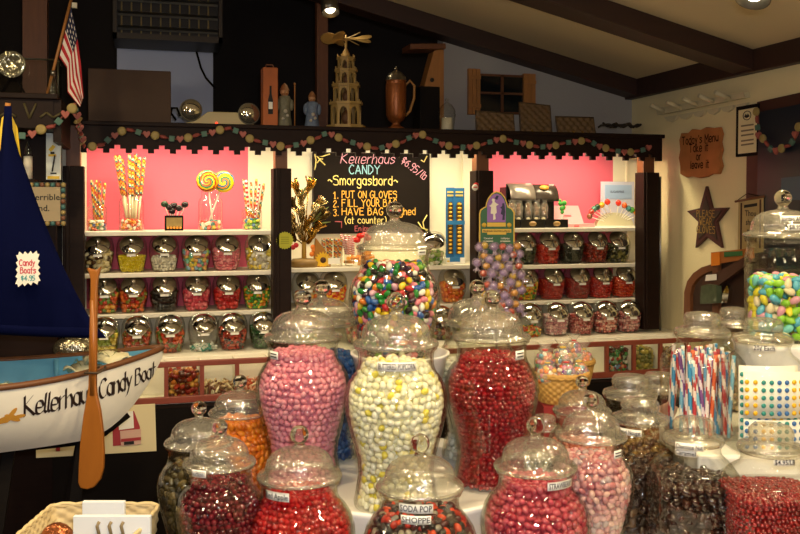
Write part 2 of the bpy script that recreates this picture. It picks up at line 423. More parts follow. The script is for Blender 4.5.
b = MB(); b.b2((XW, -2.6, 0), (XW+.1, 4.9, 2.6)); struct('wall_right', b, CREAM)
b = MB(); b.b2((-3.3, -2.6, 0), (-3.2, 7.2, 3.5)); struct('wall_left', b, DARKROOM)
b = MB(); b.b2((-3.2, -2.7, 0), (XW, -2.6, 3.5)); struct('wall_front', b, mat('far_wall', '#4e402d', .8))
# back wall: white gable end right of the opening, low wall behind the shelves
b = MB(); x0 = PY(443, 60, 4.9).x
b.prism([(x0, 0), (XW, 0), (XW, ceil_z(XW)), (x0, ceil_z(x0))], (0, 4.9, 0), (1, 0, 0), (0, 0, 1), (0, 1, 0), 0, .1)
struct('wall_back', b, mat('gable_white', '#a6a4a4', .85, bump=.1, bscale=70))
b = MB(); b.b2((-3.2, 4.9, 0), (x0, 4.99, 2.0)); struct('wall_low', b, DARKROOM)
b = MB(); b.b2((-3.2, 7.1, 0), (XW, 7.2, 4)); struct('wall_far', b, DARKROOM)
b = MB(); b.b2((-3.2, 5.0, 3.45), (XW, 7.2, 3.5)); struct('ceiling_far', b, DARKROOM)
def rafter(name, y0, y1, xl=-1.2):
    b = MB(); zl = lambda x: 2.262+.242*(XW-x)
    b.prism([(xl, zl(xl)), (XW, zl(XW)), (XW, ceil_z(XW)), (xl, ceil_z(xl))], (0, y0, 0), (1, 0, 0), (0, 0, 1), (0, 1, 0), 0, y1-y0); struct(name, b, BEAM, .004)
rafter('trim_1', 4.76, 4.9); rafter('trim_2', 3.70, 3.86)
b = MB(); b.b2((XW-.05, -2.6, 2.262), (XW, 4.9, 2.372)); struct('trim_3', b, BEAM, .004)
# wooden post and pale wall beyond the opening
b = MB(); p = PY(317, 20, 5.0); q = PY(328, 122, 5.0); b.b2((p.x, 5.0, 1.9), (q.x, 5.06, 2.95)); struct('trim_4', b, WOODM)
b = MB(); p = PY(117, 42, 5.4); q = PY(213, 128, 5.4); b.b2((p.x, 5.4, 1.8), (q.x, 5.45, p.z+.25)); struct('wall_pale', b, PALEBLUE)
b = MB(); p = PY(25, 0, 4.9); q = PY(49, 60, 4.9); b.b2((p.x, 4.8, 1.9), (q.x, 4.88, 2.9)); struct('trim_5', b, WOODM)
# ================================================================ header with stepped lower edge
hx0, hx1 = -.272, 2.775; zb, zt = 1.864, 1.99
poly = [(hx0, zt), (hx0, zb)]; x = hx0; per = .1005
while x+per < hx1+.01:
    for a, z in ((.0, 0), (.026, 0), (.026, .02), (.048, .02), (.048, .038), (.074, .038), (.074, .02), (.0985, .02), (.0985, 0)):
        if x+a < hx1: poly.append((x+a, zb+z))
    x += per
poly += [(hx1, zb), (hx1, zt)]
hd = thing('shelf_header', 'long dark brown valance board with stepped lower edge above the candy shelves', 'valance', (0, 0, 0))
b = MB(); b.prism(poly[::-1], (0, 4.40, 0), (1, 0, 0), (0, 0, 1), (0, 1, 0), 0, .022); obj('valance_board', b, BLACKWOOD, hd)
b = MB(); b.b2((hx0-.02, 4.385, zt), (hx1+.01, 4.885, zt+.02)); obj('ledge_top', b, BLACKWOOD, hd, .003)
b = MB(); b.b2((hx1-.02, 4.42, zb+.03), (hx1, 4.79, zt)); obj('end_board', b, BLACKWOOD, hd)
LEDGE = zt+.02
# ================================================================ shelf bays
def bay_back():
    b = MB(); b.b2((-.268, YB, 1.085), (.54, YB+.02, 2.0)); struct('wall_pink_left', b, PINK)
    b = MB(); b.b2((.54, YB, 1.085), (1.872, YB+.02, 2.0)); b.b2((-.268, YB, .88), (2.695, YB+.02, 1.085)); struct('wall_bay_centre', b, WHITEBAY)
    b = MB(); b.b2((1.872, YB, 1.085), (2.695, YB+.02, 2.0)); struct('wall_pink_right', b, PINK)
    b = MB(); b.b2((2.695, YB, .88), (XW-.001, YB+.02, 2.0)); struct('wall_bay_right', b, WHITEBAY)
    b = MB(); b.b2((-.36, 4.50, .916), (-.335, 4.8, 1.985)); b.b2((-.335, 4.79, .916), (-.268, 4.82, 1.985)); struct('trim_6', b, WHITEBAY)
    p = PY(627, 200, 4.79); b = MB(); b.b2((p.x-.004, 4.785, .9), (p.x+.004, 4.8, 1.99)); struct('trim_7', b, WHITEBAY)
    p = PY(463, 200, 4.79); b = MB(); b.b2((p.x-.004, 4.78, 1.3), (p.x+.05, 4.8, 1.99)); struct('trim_8', b, WHITEBAY)
bay_back()
SHELF = {}
def shelf(x0, x1, z, where):
    b = MB(); b.b2((x0, 4.5, z-.022), (x1, 4.797, z)); o = obj('wall_shelf', b, SHELFW, None, .003)
    tag(o, where, 'shelf')
XL0, XL1, XC0, XC1, XR0, XR1 = -.334, .665, .665, 1.80, 1.80, 2.74
shelf(XL0, XL1, 1.494, 'white shelf carrying the jars of candy sticks and swirl lollipops')
shelf(XL0, XL1, 1.294, 'white shelf between the upper two jar rows left of the chalkboard')
shelf(XL0, XL1, 1.098, 'white shelf under the second jar row left of the chalkboard')
shelf(XC0, XC1, 1.302, 'white shelf just below the chalkboard carrying the gold foil bouquet')
shelf(XC0, XC1, 1.098, 'lower white shelf below the chalkboard behind the tall glass jars')
shelf(XR0, XR1, 1.494, 'white shelf carrying the black cartons and lollipop fan')
shelf(XR0, XR1, 1.294, 'white shelf under the top jar row of the right bay')
shelf(XR0, XR1, 1.098, 'white shelf under the second jar row of the right bay')
def post(px0, px1, name, zlow, label):
    p, q = PY(px0, 200, 4.42), PY(px1, 200, 4.42)
    b = MB(); b.b2((p.x, 4.405, zlow), (q.x, 4.50, 1.80)); b.b2((p.x+.012, 4.395, zlow+.02), (p.x+.03, 4.41, 1.8)); b.b2((p.x+.012, 4.43, 1.8), (q.x-.016, 4.5, 1.99), 1)
    o = obj(name, b, [BLACKWOOD, WOODM], None, .003); o['kind'] = 'structure'
post(63, 84, 'trim_9', .9, ''); post(273, 291, 'trim_10', .9, ''); post(475, 492.5, 'trim_11', .9, ''); post(642.5, 658, 'trim_12', .93, '')
b = MB(); p = PY(663, 180, 4.45); b.tube([(2.80, 4.46, .916), (2.80, 4.46, 1.78)], .007, 8); tag(obj('cable_conduit', b, STEEL), 'thin steel conduit running beside the right end shelf post', 'conduit')
# ================================================================ counter and candy bins
b = MB(); b.b2((-.36, 4.30, .885), (XW-.003, 4.797, .915)); tag(obj('counter_top', b, SHELFW, None, .004), 'long cream counter under the lowest row of slanted jars', 'counter')
bn = thing('bin_counter', 'long low counter of open candy bins with red brown rails', 'counter', (0, 0, 0))
b = MB(); b.b2((-.36, 4.02, 0), (XW-.003, 4.30, .74)); obj('base_cabinet', b, BLACK, bn)
b = MB(); b.b2((-.36, 4.10, .74), (XW-.003, 4.31, .752)); b.b2((-.36, 4.285, .752), (XW-.003, 4.297, .90)); obj('bin_liner', b, SHELFW, bn)
for nm, z, h in (('top_rail', .905, .024), ('bottom_rail', .745, .03)):
    b = MB(); b.b2((-.36, 4.085, z), (XW-.003, 4.105, z+h)); obj(nm, b, REDBROWN, bn, .003)
bx = [-.36+.1543*i for i in range(22)]
for x in bx[:21]:
    b = MB(); b.b2((x-.009, 4.087, .77), (x+.009, 4.105, .91)); obj('mullion', b, REDBROWN, bn)
    b = MB(); b.b2((x-.003, 4.106, .752), (x+.003, 4.285, .912)); obj('divider', b, SHELFW, bn)
b = MB(); b.b2((-.36, 4.096, .77), (XW-.003, 4.099, .905)); obj('bin_glass', b, thin_glass('bin_glass', base=.03), bn)
# ================================================================ left cabinet unit with ledge
lu = thing('corner_cabinet', 'dark wood corner cabinet with ledge and carved band left of the shelves', 'cabinet', (0, 0, 0))
b = MB(); b.b2((-1.9, 4.3, 0), (-.37, 4.36, 1.93)); obj('back_panel', b, BLACKWOOD, lu)
b = MB(); b.b2((-1.9, 3.88, 1.93), (-.345, 4.40, 2.045)); obj('carved_band', b, BLACKWOOD, lu)
b = MB(); b.b2((-1.92, 3.86, 2.045), (-.325, 4.42, 2.068)); obj('ledge', b, BLACKWOOD, lu, .004)
b = MB(); b.b2((-.345, 3.885, 1.875), (-.315, 4.40, 2.045)); obj('side_board', b, BLACKWOOD, lu)
b = MB(); b.b2((-1.9, 4.0, 1.705), (-.43, 4.3, 1.728)); obj('inner_shelf', b, BLACKWOOD, lu)
b = MB(); O = PY(24, 112, 3.877)
for k, pts in enumerate(([(0, .035), (.02, -.025), (.045, .035)], [(.06, -.02), (.085, .0), (.11, -.02), (.14, .0), (.165, -.015)], [(-.11, .02), (-.09, -.02), (-.06, .0), (-.03, -.02)])):
    for i in range(len(pts)-1): b.tube([O+Vector((pts[i][0], 0, pts[i][1])), O+Vector((pts[i+1][0], 0, pts[i+1][1]))], .005, 6)
obj('carving', b, mat('carved_gold', '#4d4426', .6), lu)
# ================================================================ upper wall clutter beyond the ledge
g = thing('heater_grille', 'dark metal heater grille hanging high above the brown box', 'heater', (0, 0, 0))
p, q = PY(113, -30, 5.0), PY(222, 44, 5.0)
b = MB(); b.b2((p.x, 5.0, q.z), (q.x, 5.3, p.z)); obj('housing', b, mat('heater_dark', '#1f1a17', .5, .3), g)
b = MB(); b.b2((p.x, 4.97, q.z), (q.x, 5.0, q.z+.03)); b.b2((p.x, 4.97, q.z), (p.x+.02, 5.0, p.z)); b.b2((q.x-.02, 4.97, q.z), (q.x, 5.0, p.z)); obj('rim', b, mat('heater_rim', '#3a3128', .5, .4), g)
for k in range(5):
    z = q.z+.06+k*.075; b = MB(); b.box(((p.x+q.x)/2, 4.98, z), (q.x-p.x-.05, .05, .012), rotx(.5)); obj('louvre', b, mat('louvre_grey', '#5a5a58', .4, .7), g)
x = p.x+.04
b = MB()
while x < q.x-.03: b.b2((x, 4.99, q.z+.03), (x+.008, 4.997, p.z)); x += .05
obj('fin_grid', b, mat('fin_brass', '#6a5a34', .4, .6), g)
def ledge_box(nm, px0, px1, py0, Y, dep, m, label, cat):
    p, q = PY(px0, py0, Y), PY(px1, 124, Y); b = MB(); b.b2((p.x, Y, LEDGE), (q.x, Y+dep, p.z)); return tag(obj(nm, b, m, None, .004), label, cat)
o = ledge_box('brown_carton', 88, 171, 68, 4.5, .25, mat('carton_brown', '#4a3423', .7, noise=.1, scale=40), 'plain brown box standing on the ledge behind the small flag', 'box')
b = MB(); p = PY(180, 116, 4.62); b.tube([PY(176, 120, 4.75), PY(171, 113, 4.75), PY(172, 108, 4.75), PY(177, 108, 4.75), PY(180, 116, 4.75)], .006, 6); b.tube([PY(196, 50, 5.3), PY(201, 68, 5.28), PY(206, 78, 5.25), PY(215, 88, 5.2)], .006, 6)
tag(obj('black_cable', b, BLACK), 'black cable hanging in front of the pale wall patch', 'cable')
# emergency light
p = PY(203, 121, 4.6); e = thing('emergency_light', 'beige emergency light with two round lamp heads on the ledge', 'emergency light', (p.x, 4.6, LEDGE))
sx = depthY(220, 4.6)/900*1.02
b = MB(); b.prism([(-27*sx*1.0, 0), (52*sx, 0), (45*sx, 5*sx), (32*sx, 14*sx), (4*sx, 14*sx), (-8*sx, 5*sx)], (0, -.06, 0), (1, 0, 0), (0, 0, 1), (0, 1, 0), 0, .12); obj('base', b, mat('beige_plastic', '#c8b684', .45), e, .004)
b = MB(); b.sphere((12*sx, -.062, 3*sx), .006, 8, 6); obj('indicator', b, mat('red_led', '#ff3a20', .4, emit=3), e)
for hx in (-12, 44):
    c = Vector((hx*sx*(1 if hx < 0 else .98), -.05, (15 if hx < 0 else 13)*sx)); R = rotx(PI/2)
    b = MB(); b.lathe([(.012, -.055), (.035, -.04), (.052, 0), (.055, .012), (.05, .014)], 24, c, R, cap0=True); h = obj('lamp_head', b, mat('head_grey', '#8d8672', .4, .3), e)
    b = MB(); b.lathe([(.05, .013), (.04, .022), (.02, .028), (.0, .029)], 24, c, R); l = obj('lens', b, mat('lens', '#c9c4b0', .08, .9), e)
# wine box
o = ledge_box('wine_box', 263, 278, 67, 4.46, .09, mat('wine_box_orange', '#b7622c', .6, noise=.2, scale=25), '', 'box')
p, q = PY(263, 67, 4.459), PY(278, 124, 4.459); cx = (p.x+q.x)/2
tag(o, 'tall orange wooden wine box with painted bottle on the ledge', 'box')
b = MB(); b.prism([(-.012, 0), (.012, 0), (.012, .07), (.005, .1), (.005, .14), (-.005, .14), (-.005, .1), (-.012, .07)], (cx, 4.459, LEDGE+.06), (1, 0, 0), (0, 0, 1), (0, -1, 0), 0, .002); obj('bottle_picture', b, INK, o)
b = MB(); b.b2((cx-.01, 4.4555, LEDGE+.085), (cx+.01, 4.457, LEDGE+.12)); obj('bottle_label', b, PAPER, o)
b = MB(); b.tube([(cx-.022, 4.5, p.z), (cx-.015, 4.5, p.z+.018), (cx+.015, 4.5, p.z+.018), (cx+.022, 4.5, p.z)], .004, 6); obj('handle', b, WOODM, o)
def figurine(px, py0, col1, label, staff):
    p = PY(px, py0, 4.5); H = p.z-LEDGE; t = thing('carved_figurine', label, 'figurine', (p.x, 4.5, LEDGE))
    b = MB(); b.lathe([(0, 0), (.036, 0), (.038, .01), (.032, H*.25), (.03, H*.5), (.034, H*.62), (.026, H*.7), (.01, H*.72)], 20); b.sphere((-.034, -.008, H*.5), .012, 10, 8, (1, 1, 2.4)); b.sphere((.034, -.008, H*.5), .012, 10, 8, (1, 1, 2.4)); obj('robe', b, mat(col1[0], col1[1], .6, noise=.6, scale=60), t)
    b = MB(); b.sphere((0, 0, H*.79), H*.1, 14, 10); b.sphere((0, -H*.1, H*.78), H*.02, 8, 6); obj('face', b, mat('figure_skin', '#b98a63', .5), t)
    b = MB(); b.lathe([(.001, H), (H*.06, H*.95), (H*.1, H*.86), (H*.115, H*.83)], 16); b.sphere((0, -H*.06, H*.73), H*.07, 10, 8, (1, .6, 1.1)); obj('hat', b, mat('figure_hat', '#8a5a33', .6), t)
    b = MB(); b.sphere((0, -.034, H*.35), .01, 8, 6); b.sphere((.01, -.034, H*.25), .008, 8, 6); b.sphere((-.012, -.034, H*.18), .008, 8, 6); obj('painted_toys', b, mat('figure_paint', '#b8b0a0', .6), t)
    if staff: b = MB(); b.tube([(.05, -.01, 0), (.05, -.01, H*.98)], .003, 6); b.sphere((.05, -.01, H*.98), .006, 8, 6); obj('staff', b, WOODL, t)
figurine(284.5, 83, ('robe_blue_gold', '#6f6c58'), 'taller carved Santa figurine with staff beside the wine box', True)
figurine(312, 91, ('robe_blue_white', '#5f6e86'), 'shorter carved figurine in blue and white robe on the ledge', False)
# candle pyramid
p = PY(346, 122, 4.55); py = thing('candle_pyramid', 'tall wooden four-tier candle pyramid with windmill top on the ledge', 'candle pyramid', (p.x, 4.55, LEDGE))
k = depthY(346, 4.55)/900
PW = mat('pyramid_wood', '#a98a4e', .55, noise=.2, scale=30)
b = MB(); b.lathe([(0, 0), (20*k, 0), (20*k, 4*k), (0, 4*k)], 8, smooth=False); obj('base', b, PW, py)
zz = 4
for (r, h) in ((15.5, 23), (13, 18), (10.5, 15), (8.5, 12)):
    b = MB(); n = 8
    b.lathe([(r*k*1.12, (zz+h-2.5)*k), (r*k*1.12, (zz+h)*k), (0, (zz+h)*k)], 8, smooth=False); b.lathe([(0, (zz+h-2.5)*k), (r*k*1.12, (zz+h-2.5)*k)], 8, smooth=False)
    for i in range(n):
        a = 2*PI*i/n; a2 = 2*PI*(i+1)/n; P0 = Vector((r*k*math.cos(a), r*k*math.sin(a), 0)); P1 = Vector((r*k*math.cos(a2), r*k*math.sin(a2), 0)); u = (P1-P0); w = u.length; u.normalize(); nn = Vector((math.cos((a+a2)/2), math.sin((a+a2)/2), 0))
        arch = [(0, 0), (.16*w, 0), (.16*w, (h-2.5)*k*.5)]+[(w/2-math.cos(PI*j/8)*.34*w, (h-2.5)*k*(.5+.38*math.sin(PI*j/8))) for j in range(1, 8)]+[(.84*w, (h-2.5)*k*.5), (.84*w, 0), (w, 0), (w, (h-2.5)*k), (0, (h-2.5)*k)]
        b.prism(arch, P0+Vector((0, 0, zz*k)), u, (0, 0, 1), -nn, 0, .006)
        b.tube([P0+Vector((0, 0, (zz+h)*k)), P0+Vector((0, 0, (zz+h+2.5)*k))], .003, 6)
    o = obj('tier', b, PW, py)
    b = MB(); b.sphere((0, 0, (zz+h*.35)*k), h*.22*k, 8, 6, (1, 1, 1.4)); b.sphere((0, 0, (zz+h*.7)*k), h*.1*k, 8, 6); obj('figure', b, mat('tiny_figure', '#6e4a2c', .6), o)
    zz += h
b = MB(); b.lathe([(5*k, zz*k), (3.4*k, (zz+5)*k), (1.2*k, (zz+9)*k), (1.0*k, (zz+22)*k), (0, (zz+23)*k)], 10); obj('spire', b, PW, py)
b = MB(); b.lathe([(0, (zz+17)*k), (3*k, (zz+17)*k), (3*k, (zz+20)*k), (0, (zz+20)*k)], 12); hubo = obj('hub', b, PW, py)
for i in range(8):
    a = 2*PI*i/8+.2; R = rotz(a) @ Matrix.Rotation(.5, 3, 'X'); L = 26*k; b = MB()
    b.prism([(3*k, -.004), (10*k, -.006), (15*k, -.03), (22*k, -.034), (26*k, -.02), (27*k, 0), (26*k, .02), (22*k, .034), (15*k, .03), (10*k, .006), (3*k, .004)], Vector((0, 0, (zz+18.5)*k)), R @ Vector((1, 0, 0)), R @ Vector((0, 1, 0)), R @ Vector((0, 0, 1)), 0, .004); obj('paddle', b, PW, py)
# stein
p = PY(396, 66, 4.5); H = p.z-LEDGE; st = thing('beer_stein', 'copper lidded beer stein on the ledge right of the candle pyramid', 'stein', (p.x, 4.5, LEDGE))
COP = mat('copper_pot', '#8c4f26', .35, .5, noise=.2, scale=20)
b = MB(); b.lathe([(0, 0), (.045, 0), (.045, .01), (.025, .02), (.02, .035), (.04, .05), (.052, .075), (.054, H*.7), (.05, H*.75), (.054, H*.77)], 28); obj('body', b, COP, st)
b = MB(); b.lathe([(.054, H*.77), (.05, H*.83), (.03, H*.9), (.01, H*.93), (.008, H*.96), (.001, H)], 24); obj('lid', b, STEEL, st)
b = MB(); b.tube([(.05, 0, H*.7), (.075, 0, H*.78), (.1, 0, H*.7), (.098, 0, H*.5), (.075, 0, H*.3), (.05, 0, H*.22)], .007, 8); obj('handle', b, mat('horn', '#a8763c', .4), st)
o = ledge_box('black_case', 420, 440, 86, 4.55, .12, BLACK, 'black boxy case on the ledge in front of the birdhouse', 'case')
# birdhouse
t = thing('wooden_birdhouse', 'brown wooden birdhouse with jutting roof left of the white gable', 'birdhouse', (0, 0, 0))
p, q = PY(421, 45, 4.78), PY(444, 126, 4.78)
b = MB(); b.prism([(q.x-p.x, 0), (q.x-p.x, p.z-LEDGE-.01), (q.x-p.x-.06, p.z-LEDGE-.03), (.0, .2), (.0, 0)], (p.x, 4.78, LEDGE), (1, 0, 0), (0, 0, 1), (0, 1, 0), 0, .1); obj('body', b, WOODL, t, .002)
u1, u2 = PY(410, 47, 4.74), PY(446, 41, 4.74)
b = MB(); b.box(((u1.x+u2.x)/2, 4.82, (u1.z+u2.z)/2-.012), (u2.x-u1.x, .16, .03), roty(-.06)); obj('roof', b, WOODM, t, .003)
b = MB(); c = PY(432, 80, 4.779); b.lathe([(0, 0), (.012, 0), (.012, .004), (0, .004)], 14, c, rotx(PI/2)); obj('entrance_hole', b, INK, t)
# glass lantern jar on ledge
p = PY(447, 98, 4.5); H = p.z-LEDGE; t = thing('glass_lantern', 'clear ribbed glass lantern on the ledge left of the shuttered window', 'lantern', (p.x, 4.5, LEDGE))
b = MB(); b.lathe([(.03, 0), (.038, .01), (.042, H*.35), (.046, H*.5), (.04, H*.56)], 24); obj('globe', b, SGLASS, t)
b = MB(); b.lathe([(.046, H*.57), (.042, H*.66), (.025, H*.8), (.008, H*.85), (.006, H*.9), (.012, H*.95), (0, H)], 24); obj('lid', b, SGLASS, t)
b = MB(); b.lathe([(0, 0.004), (.028, .004), (.03, .01), (.028, H*.4), (0, H*.4)], 20); obj('candle', b, mat('wax', '#d9d0b8', .5), t)
# window with shutters
def wq(px, py, off=0): return PY(px, py, 4.9-off)
w = thing('window_1', 'small shuttered window with four panes in the white gable wall', 'window', (0, 0, 0)); w['kind'] = 'structure'
for a, c2, zt_, zb_ in ((467, 479, 69, 115), (522, 534, 74, 114)):
    p, q = wq(a, zt_), wq(c2, zb_); b = MB(); x = p.x; n = 3; ww = (q.x-p.x)/n
    for i in range(n): b.b2((p.x+i*ww+.001, 4.875, q.z), (p.x+(i+1)*ww-.001, 4.899, p.z))
    b.b2((p.x, 4.868, q.z+.04), (q.x, 4.875, q.z+.06)); b.b2((p.x, 4.868, p.z-.06), (q.x, 4.875, p.z-.04)); obj('shutter', b, WOODL, w)
p, q = wq(479, 74), wq(523, 115)
b = MB(); b.b2((p.x, 4.88, p.z-.012), (q.x, 4.899, p.z)); b.b2((p.x, 4.88, q.z), (q.x, 4.899, q.z+.012)); mx_ = (p.x+q.x)/2; b.b2((mx_-.007, 4.88, q.z), (mx_+.007, 4.899, p.z)); mz = (p.z+q.z)/2+.005; b.b2((p.x, 4.88, mz-.006), (q.x, 4.899, mz+.006)); obj('sash', b, WOODM, w)
b = MB(); b.b2((p.x, 4.892, q.z), (q.x, 4.898, p.z)); obj('glass_pane', b, mat('night_glass', '#141a1c', .08), w)
# woven trays leaning on the ledge
def tray(px0, px1, py0, tilt, label, nx, nz):
    p, q = PY(px0, py0, 4.52), PY(px1, 130, 4.52); Wd = q.x-p.x; H = p.z-LEDGE
    t = thing('woven_tray', label, 'tray', ((p.x+q.x)/2, 4.52, LEDGE)); A = Vector((math.sin(-tilt), .26, 1)).normalized(); R = Matrix.Rotation(-.0, 3, 'Y')
    U = Vector((math.cos(tilt), 0, -math.sin(tilt)*1.0)); V = Vector((math.sin(tilt)*.9, .3, .95)).normalized(); N = U.cross(V)
    b = MB(); b.grid(lambda a, c: U*((a-.5)*Wd)+V*(c*H*1.03)+N*(.006*math.sin(a*nx*PI)*math.sin(c*nz*PI)), nx*4, nz*4); obj('woven_panel', b, mat('dark_wicker', '#6e5638', .6, noise=.3, scale=60), t, 0, .006)
    b = MB(); e = [U*(-.5*Wd), U*(.5*Wd), U*(.5*Wd)+V*H*1.03, U*(-.5*Wd)+V*H*1.03]; b.tube(e+[e[0]], .006, 6); obj('rim', b, mat('dark_wicker_rim', '#4d3a26', .6), t)
    b = MB(); b.tube([(-.035, -.03, .004), (.035, -.03, .004)], .004, 6); b.tube([(-.03, -.03, .004), (-.03, .06, .05)], .003, 6); b.tube([(.03, -.03, .004), (.03, .06, .05)], .003, 6); obj('wire_stand', b, GOLD, t)
tray(477, 515, 111, .05, 'low woven wicker tray leaning under the shuttered window', 9, 5)
tray(521, 552, 102, .07, 'tallest dark wicker tray leaning on the ledge, middle of three', 8, 8)
tray(558, 596, 116, 0, 'long low wicker tray leaning on the ledge right of the tallest tray', 11, 4)
b = MB()
for (a, c, y, amp, ph) in ((598, 640, 4.5, 3.2, 0), (603, 634, 4.54, 4.0, 1.7), (610, 641, 4.47, 2.6, 3.1)):
    b.tube([PY(a+(c-a)*q/14, 127.5-abs(amp*math.sin(ph+q*.55))-.6*math.sin(q*2.1+ph), y+.025*math.cos(q*.8+ph)) for q in range(15)], .006, 6)
tag(obj('tangled_cable', b, mat('vine', '#2d241b', .7)), 'dark tangled cable lying on the right end of the ledge', 'cable')
# ---------------------------------------------------------------- left ledge: flag, glass plate, bottle
p = PY(12, 65, 3.98); t = thing('glass_plate', 'round cut glass plate standing on the left ledge', 'plate', (p.x, 3.98, 2.068)); r = 13.5*depthY(12, 3.98)/900; zc = p.z-2.068
b = MB(); b.lathe([(0, .004), (r*.6, .002), (r*.95, .012), (r, .02), (r*.97, .022), (r*.6, .01), (0, .012)], 32, (0, 0, zc), rotx(PI/2)); obj('dish', b, mat('cut_glass', '#7d7a66', .1, .6, bump=.8, bscale=30), t)
b = MB(); b.tube([(-.05, -.03, .005), (-.05, .04, .005)], .004, 6); b.tube([(.05, -.03, .005), (.05, .04, .005)], .004, 6); b.tube([(-.05, .03, .005), (0, .03, zc*.8), (.05, .03, .005)], .004, 6); obj('plate_stand', b, BLACK, t)
t = thing('glass_case', 'low clear glass display case along the left ledge', 'case', (0, 0, 0)); p, q = PY(-6, 57, 4.02), PY(58, 96, 4.02)
b = MB(); b.b2((p.x, 4.03, 2.068), (q.x, 4.034, p.z)); b.b2((q.x-.004, 4.034, 2.068), (q.x, 4.2, p.z)); obj('glass_panel', b, SGLASS, t)
b = MB(); b.tube([(p.x, 4.03, p.z), (q.x, 4.03, p.z), (q.x, 4.2, p.z)], .004, 6); b.tube([(q.x, 4.03, 2.068), (q.x, 4.03, p.z)], .004, 6); obj('edge_strip', b, mat('case_edge', '#4e4a3a', .4, .5), t)
p = PY(53, 95, 3.92); bt = thing('glass_bottle', 'small clear glass bottle at the foot of the flag', 'bottle', (p.x, 3.92, 2.068))
b = MB(); b.lathe([(.0, 0), (.018, 0), (.02, .005), (.02, .045), (.009, .065), (.009, .085), (.012, .088)], 18); obj('body', b, SGLASS, bt); b = MB(); b.lathe([(0, .08), (.008, .08), (.009, .1), (0, .1)], 12); obj('stopper', b, STEEL, bt)
fl = thing('small_flag', 'small American flag on slanted wooden pole above the left ledge', 'flag', (0, 0, 0))
def fz(px, py, d=0): return PY(px, py, 3.93+d)
b = MB(); b.tube([Vector((PY(47, 95, 3.93).x, 3.93, 2.069)), fz(71.5, -2)], .006, 8); obj('pole', b, WOODL, fl)
b = MB(); b.box(fz(74.5, 5.5), (.02, .02, .02)); obj('finial', b, mat('flag_finial', '#d8d2b8', .5), fl)
T = [(71, 7), (77, 35), (81, 65), (83.5, 97)]; B_ = [(59.5, 57), (67, 68), (67.5, 92), (80, 107)]
def fc(t, C):
    f = t*3; i = min(2, int(f)); f -= i; return (C[i][0]*(1-f)+C[i+1][0]*f, C[i][1]*(1-f)+C[i+1][1]*f)
def flagp(a, c):
    (x1, y1), (x2, y2) = fc(a, T), fc(a, B_); return fz(x1*(1-c)+x2*c, y1*(1-c)+y2*c, .03*math.sin(a*7+c*5)*a)
FR, FW, FB = mat('flag_red', '#b3202c', .8), mat('flag_white', '#e6dcd0', .8), mat('flag_blue', '#1b2140', .8)
def fm(i, j):
    if j < 12 and i < 9: return 1 if (i % 2 == 1 and j % 3 == 1) else 2
    return 0 if int(j/26*8.6) % 2 == 0 else 1
b = MB(); b.grid(flagp, 24, 26, True, fm); obj('flag_cloth', b, [FR, FW, FB], fl)
# ---------------------------------------------------------------- items under the left ledge
p = PY(28, 177, 4.1); t = thing('electric_candle', 'white candle lamp with pointed bulb on the dark shelf beside the sail', 'candle', (p.x, 4.1, 1.728)); k = depthY(28, 4.1)/900
b = MB(); b.lathe([(0, 0), (4.2*k, 0), (4.2*k, 23*k), (3*k, 23.5*k), (0, 23.5*k)], 20); obj('candle_body', b, mat('wax_white', '#e8e0cc', .5), t)
b = MB(); b.lathe([(3.2*k, 23.5*k), (3.6*k, 28*k), (2.6*k, 33*k), (0, 38*k)], 18); obj('bulb', b, SGLASS, t)
p, q = PY(46, 133, 4.12), PY(61, 180, 4.12); t = thing('white_thermometer_board', 'tall white board with yellow figure under the garland beside the dark post', 'board', ((p.x+q.x)/2, 4.12, 1.728)); Wd = q.x-p.x
b = MB(); b.b2((-Wd/2, 0, 0), (Wd/2, .015, p.z-1.728)); obj('board', b, mat('board_white', '#e9efe6', .5), t, .002)
b = MB(); b.box((-.006, -.002, .135), (.028, .006, .014), roty(-.9)); b.b2((-.02, -.004, .1), (.01, 0, .11)); b.b2((-Wd*.4, -.004, .004), (Wd*.4, 0, .016)); obj('yellow_figure', b, YELLOW, t)
b = MB(); b.b2((-.012, -.005, .11), (.004, -.001, .12)); b.box((.0, -.003, .07), (.006, .004, .07), roty(.15)); b.b2((-.012, -.004, .025), (.012, 0, .031)); obj('black_figure', b, INK, t)
t = thing('button_sign', 'framed sign with button border hanging behind the navy sail', 'sign', (0, 0, 0)); p, q = PY(18, 182, 3.985), PY(66, 226, 3.985)
b = MB(); b.b2((p.x, 3.985, q.z), (q.x, 4.0, p.z)); obj('frame', b, mat('frame_dark_green', '#232a22', .6), t, .002)
b = MB(); b.b2((p.x+.02, 3.981, q.z+.02), (q.x-.022, 3.985, p.z-.02)); obj('sign_paper', b, mat('sign_tan', '#a9987a', .7), t)
for i in range(9):
    for X, Z in ((p.x+.01+(q.x-p.x-.02)*i/8, p.z-.011), (p.x+.01+(q.x-p.x-.02)*i/8, q.z+.011)):
        b = MB(); b.sphere((X, 3.982, Z), .010, 8, 6, (1, .5, 1)); obj('button', b, mat('button_%d' % (i % 3), ('#3f6d6c', '#7a4d34', '#9d8a55')[i % 3], .4), t)
for i in range(1, 7):
    b = MB(); b.sphere((q.x-.011, 3.982, q.z+.01+(p.z-q.z-.02)*i/7), .010, 8, 6, (1, .5, 1)); obj('button', b, mat('button_%d' % (i % 3), '#000000', .4), t)
for s, (a, c) in (('terrible', (46, 200)), ('nd.', (44, 211))):
    O = PY(a, c, 3.98); TERR = globals().setdefault('TERR_', []); TERR.append(printed('lettering', s, .036, lambda x, y, O=O: O+Vector((x, 0, y)), INK, t))
join_lettering(TERR)
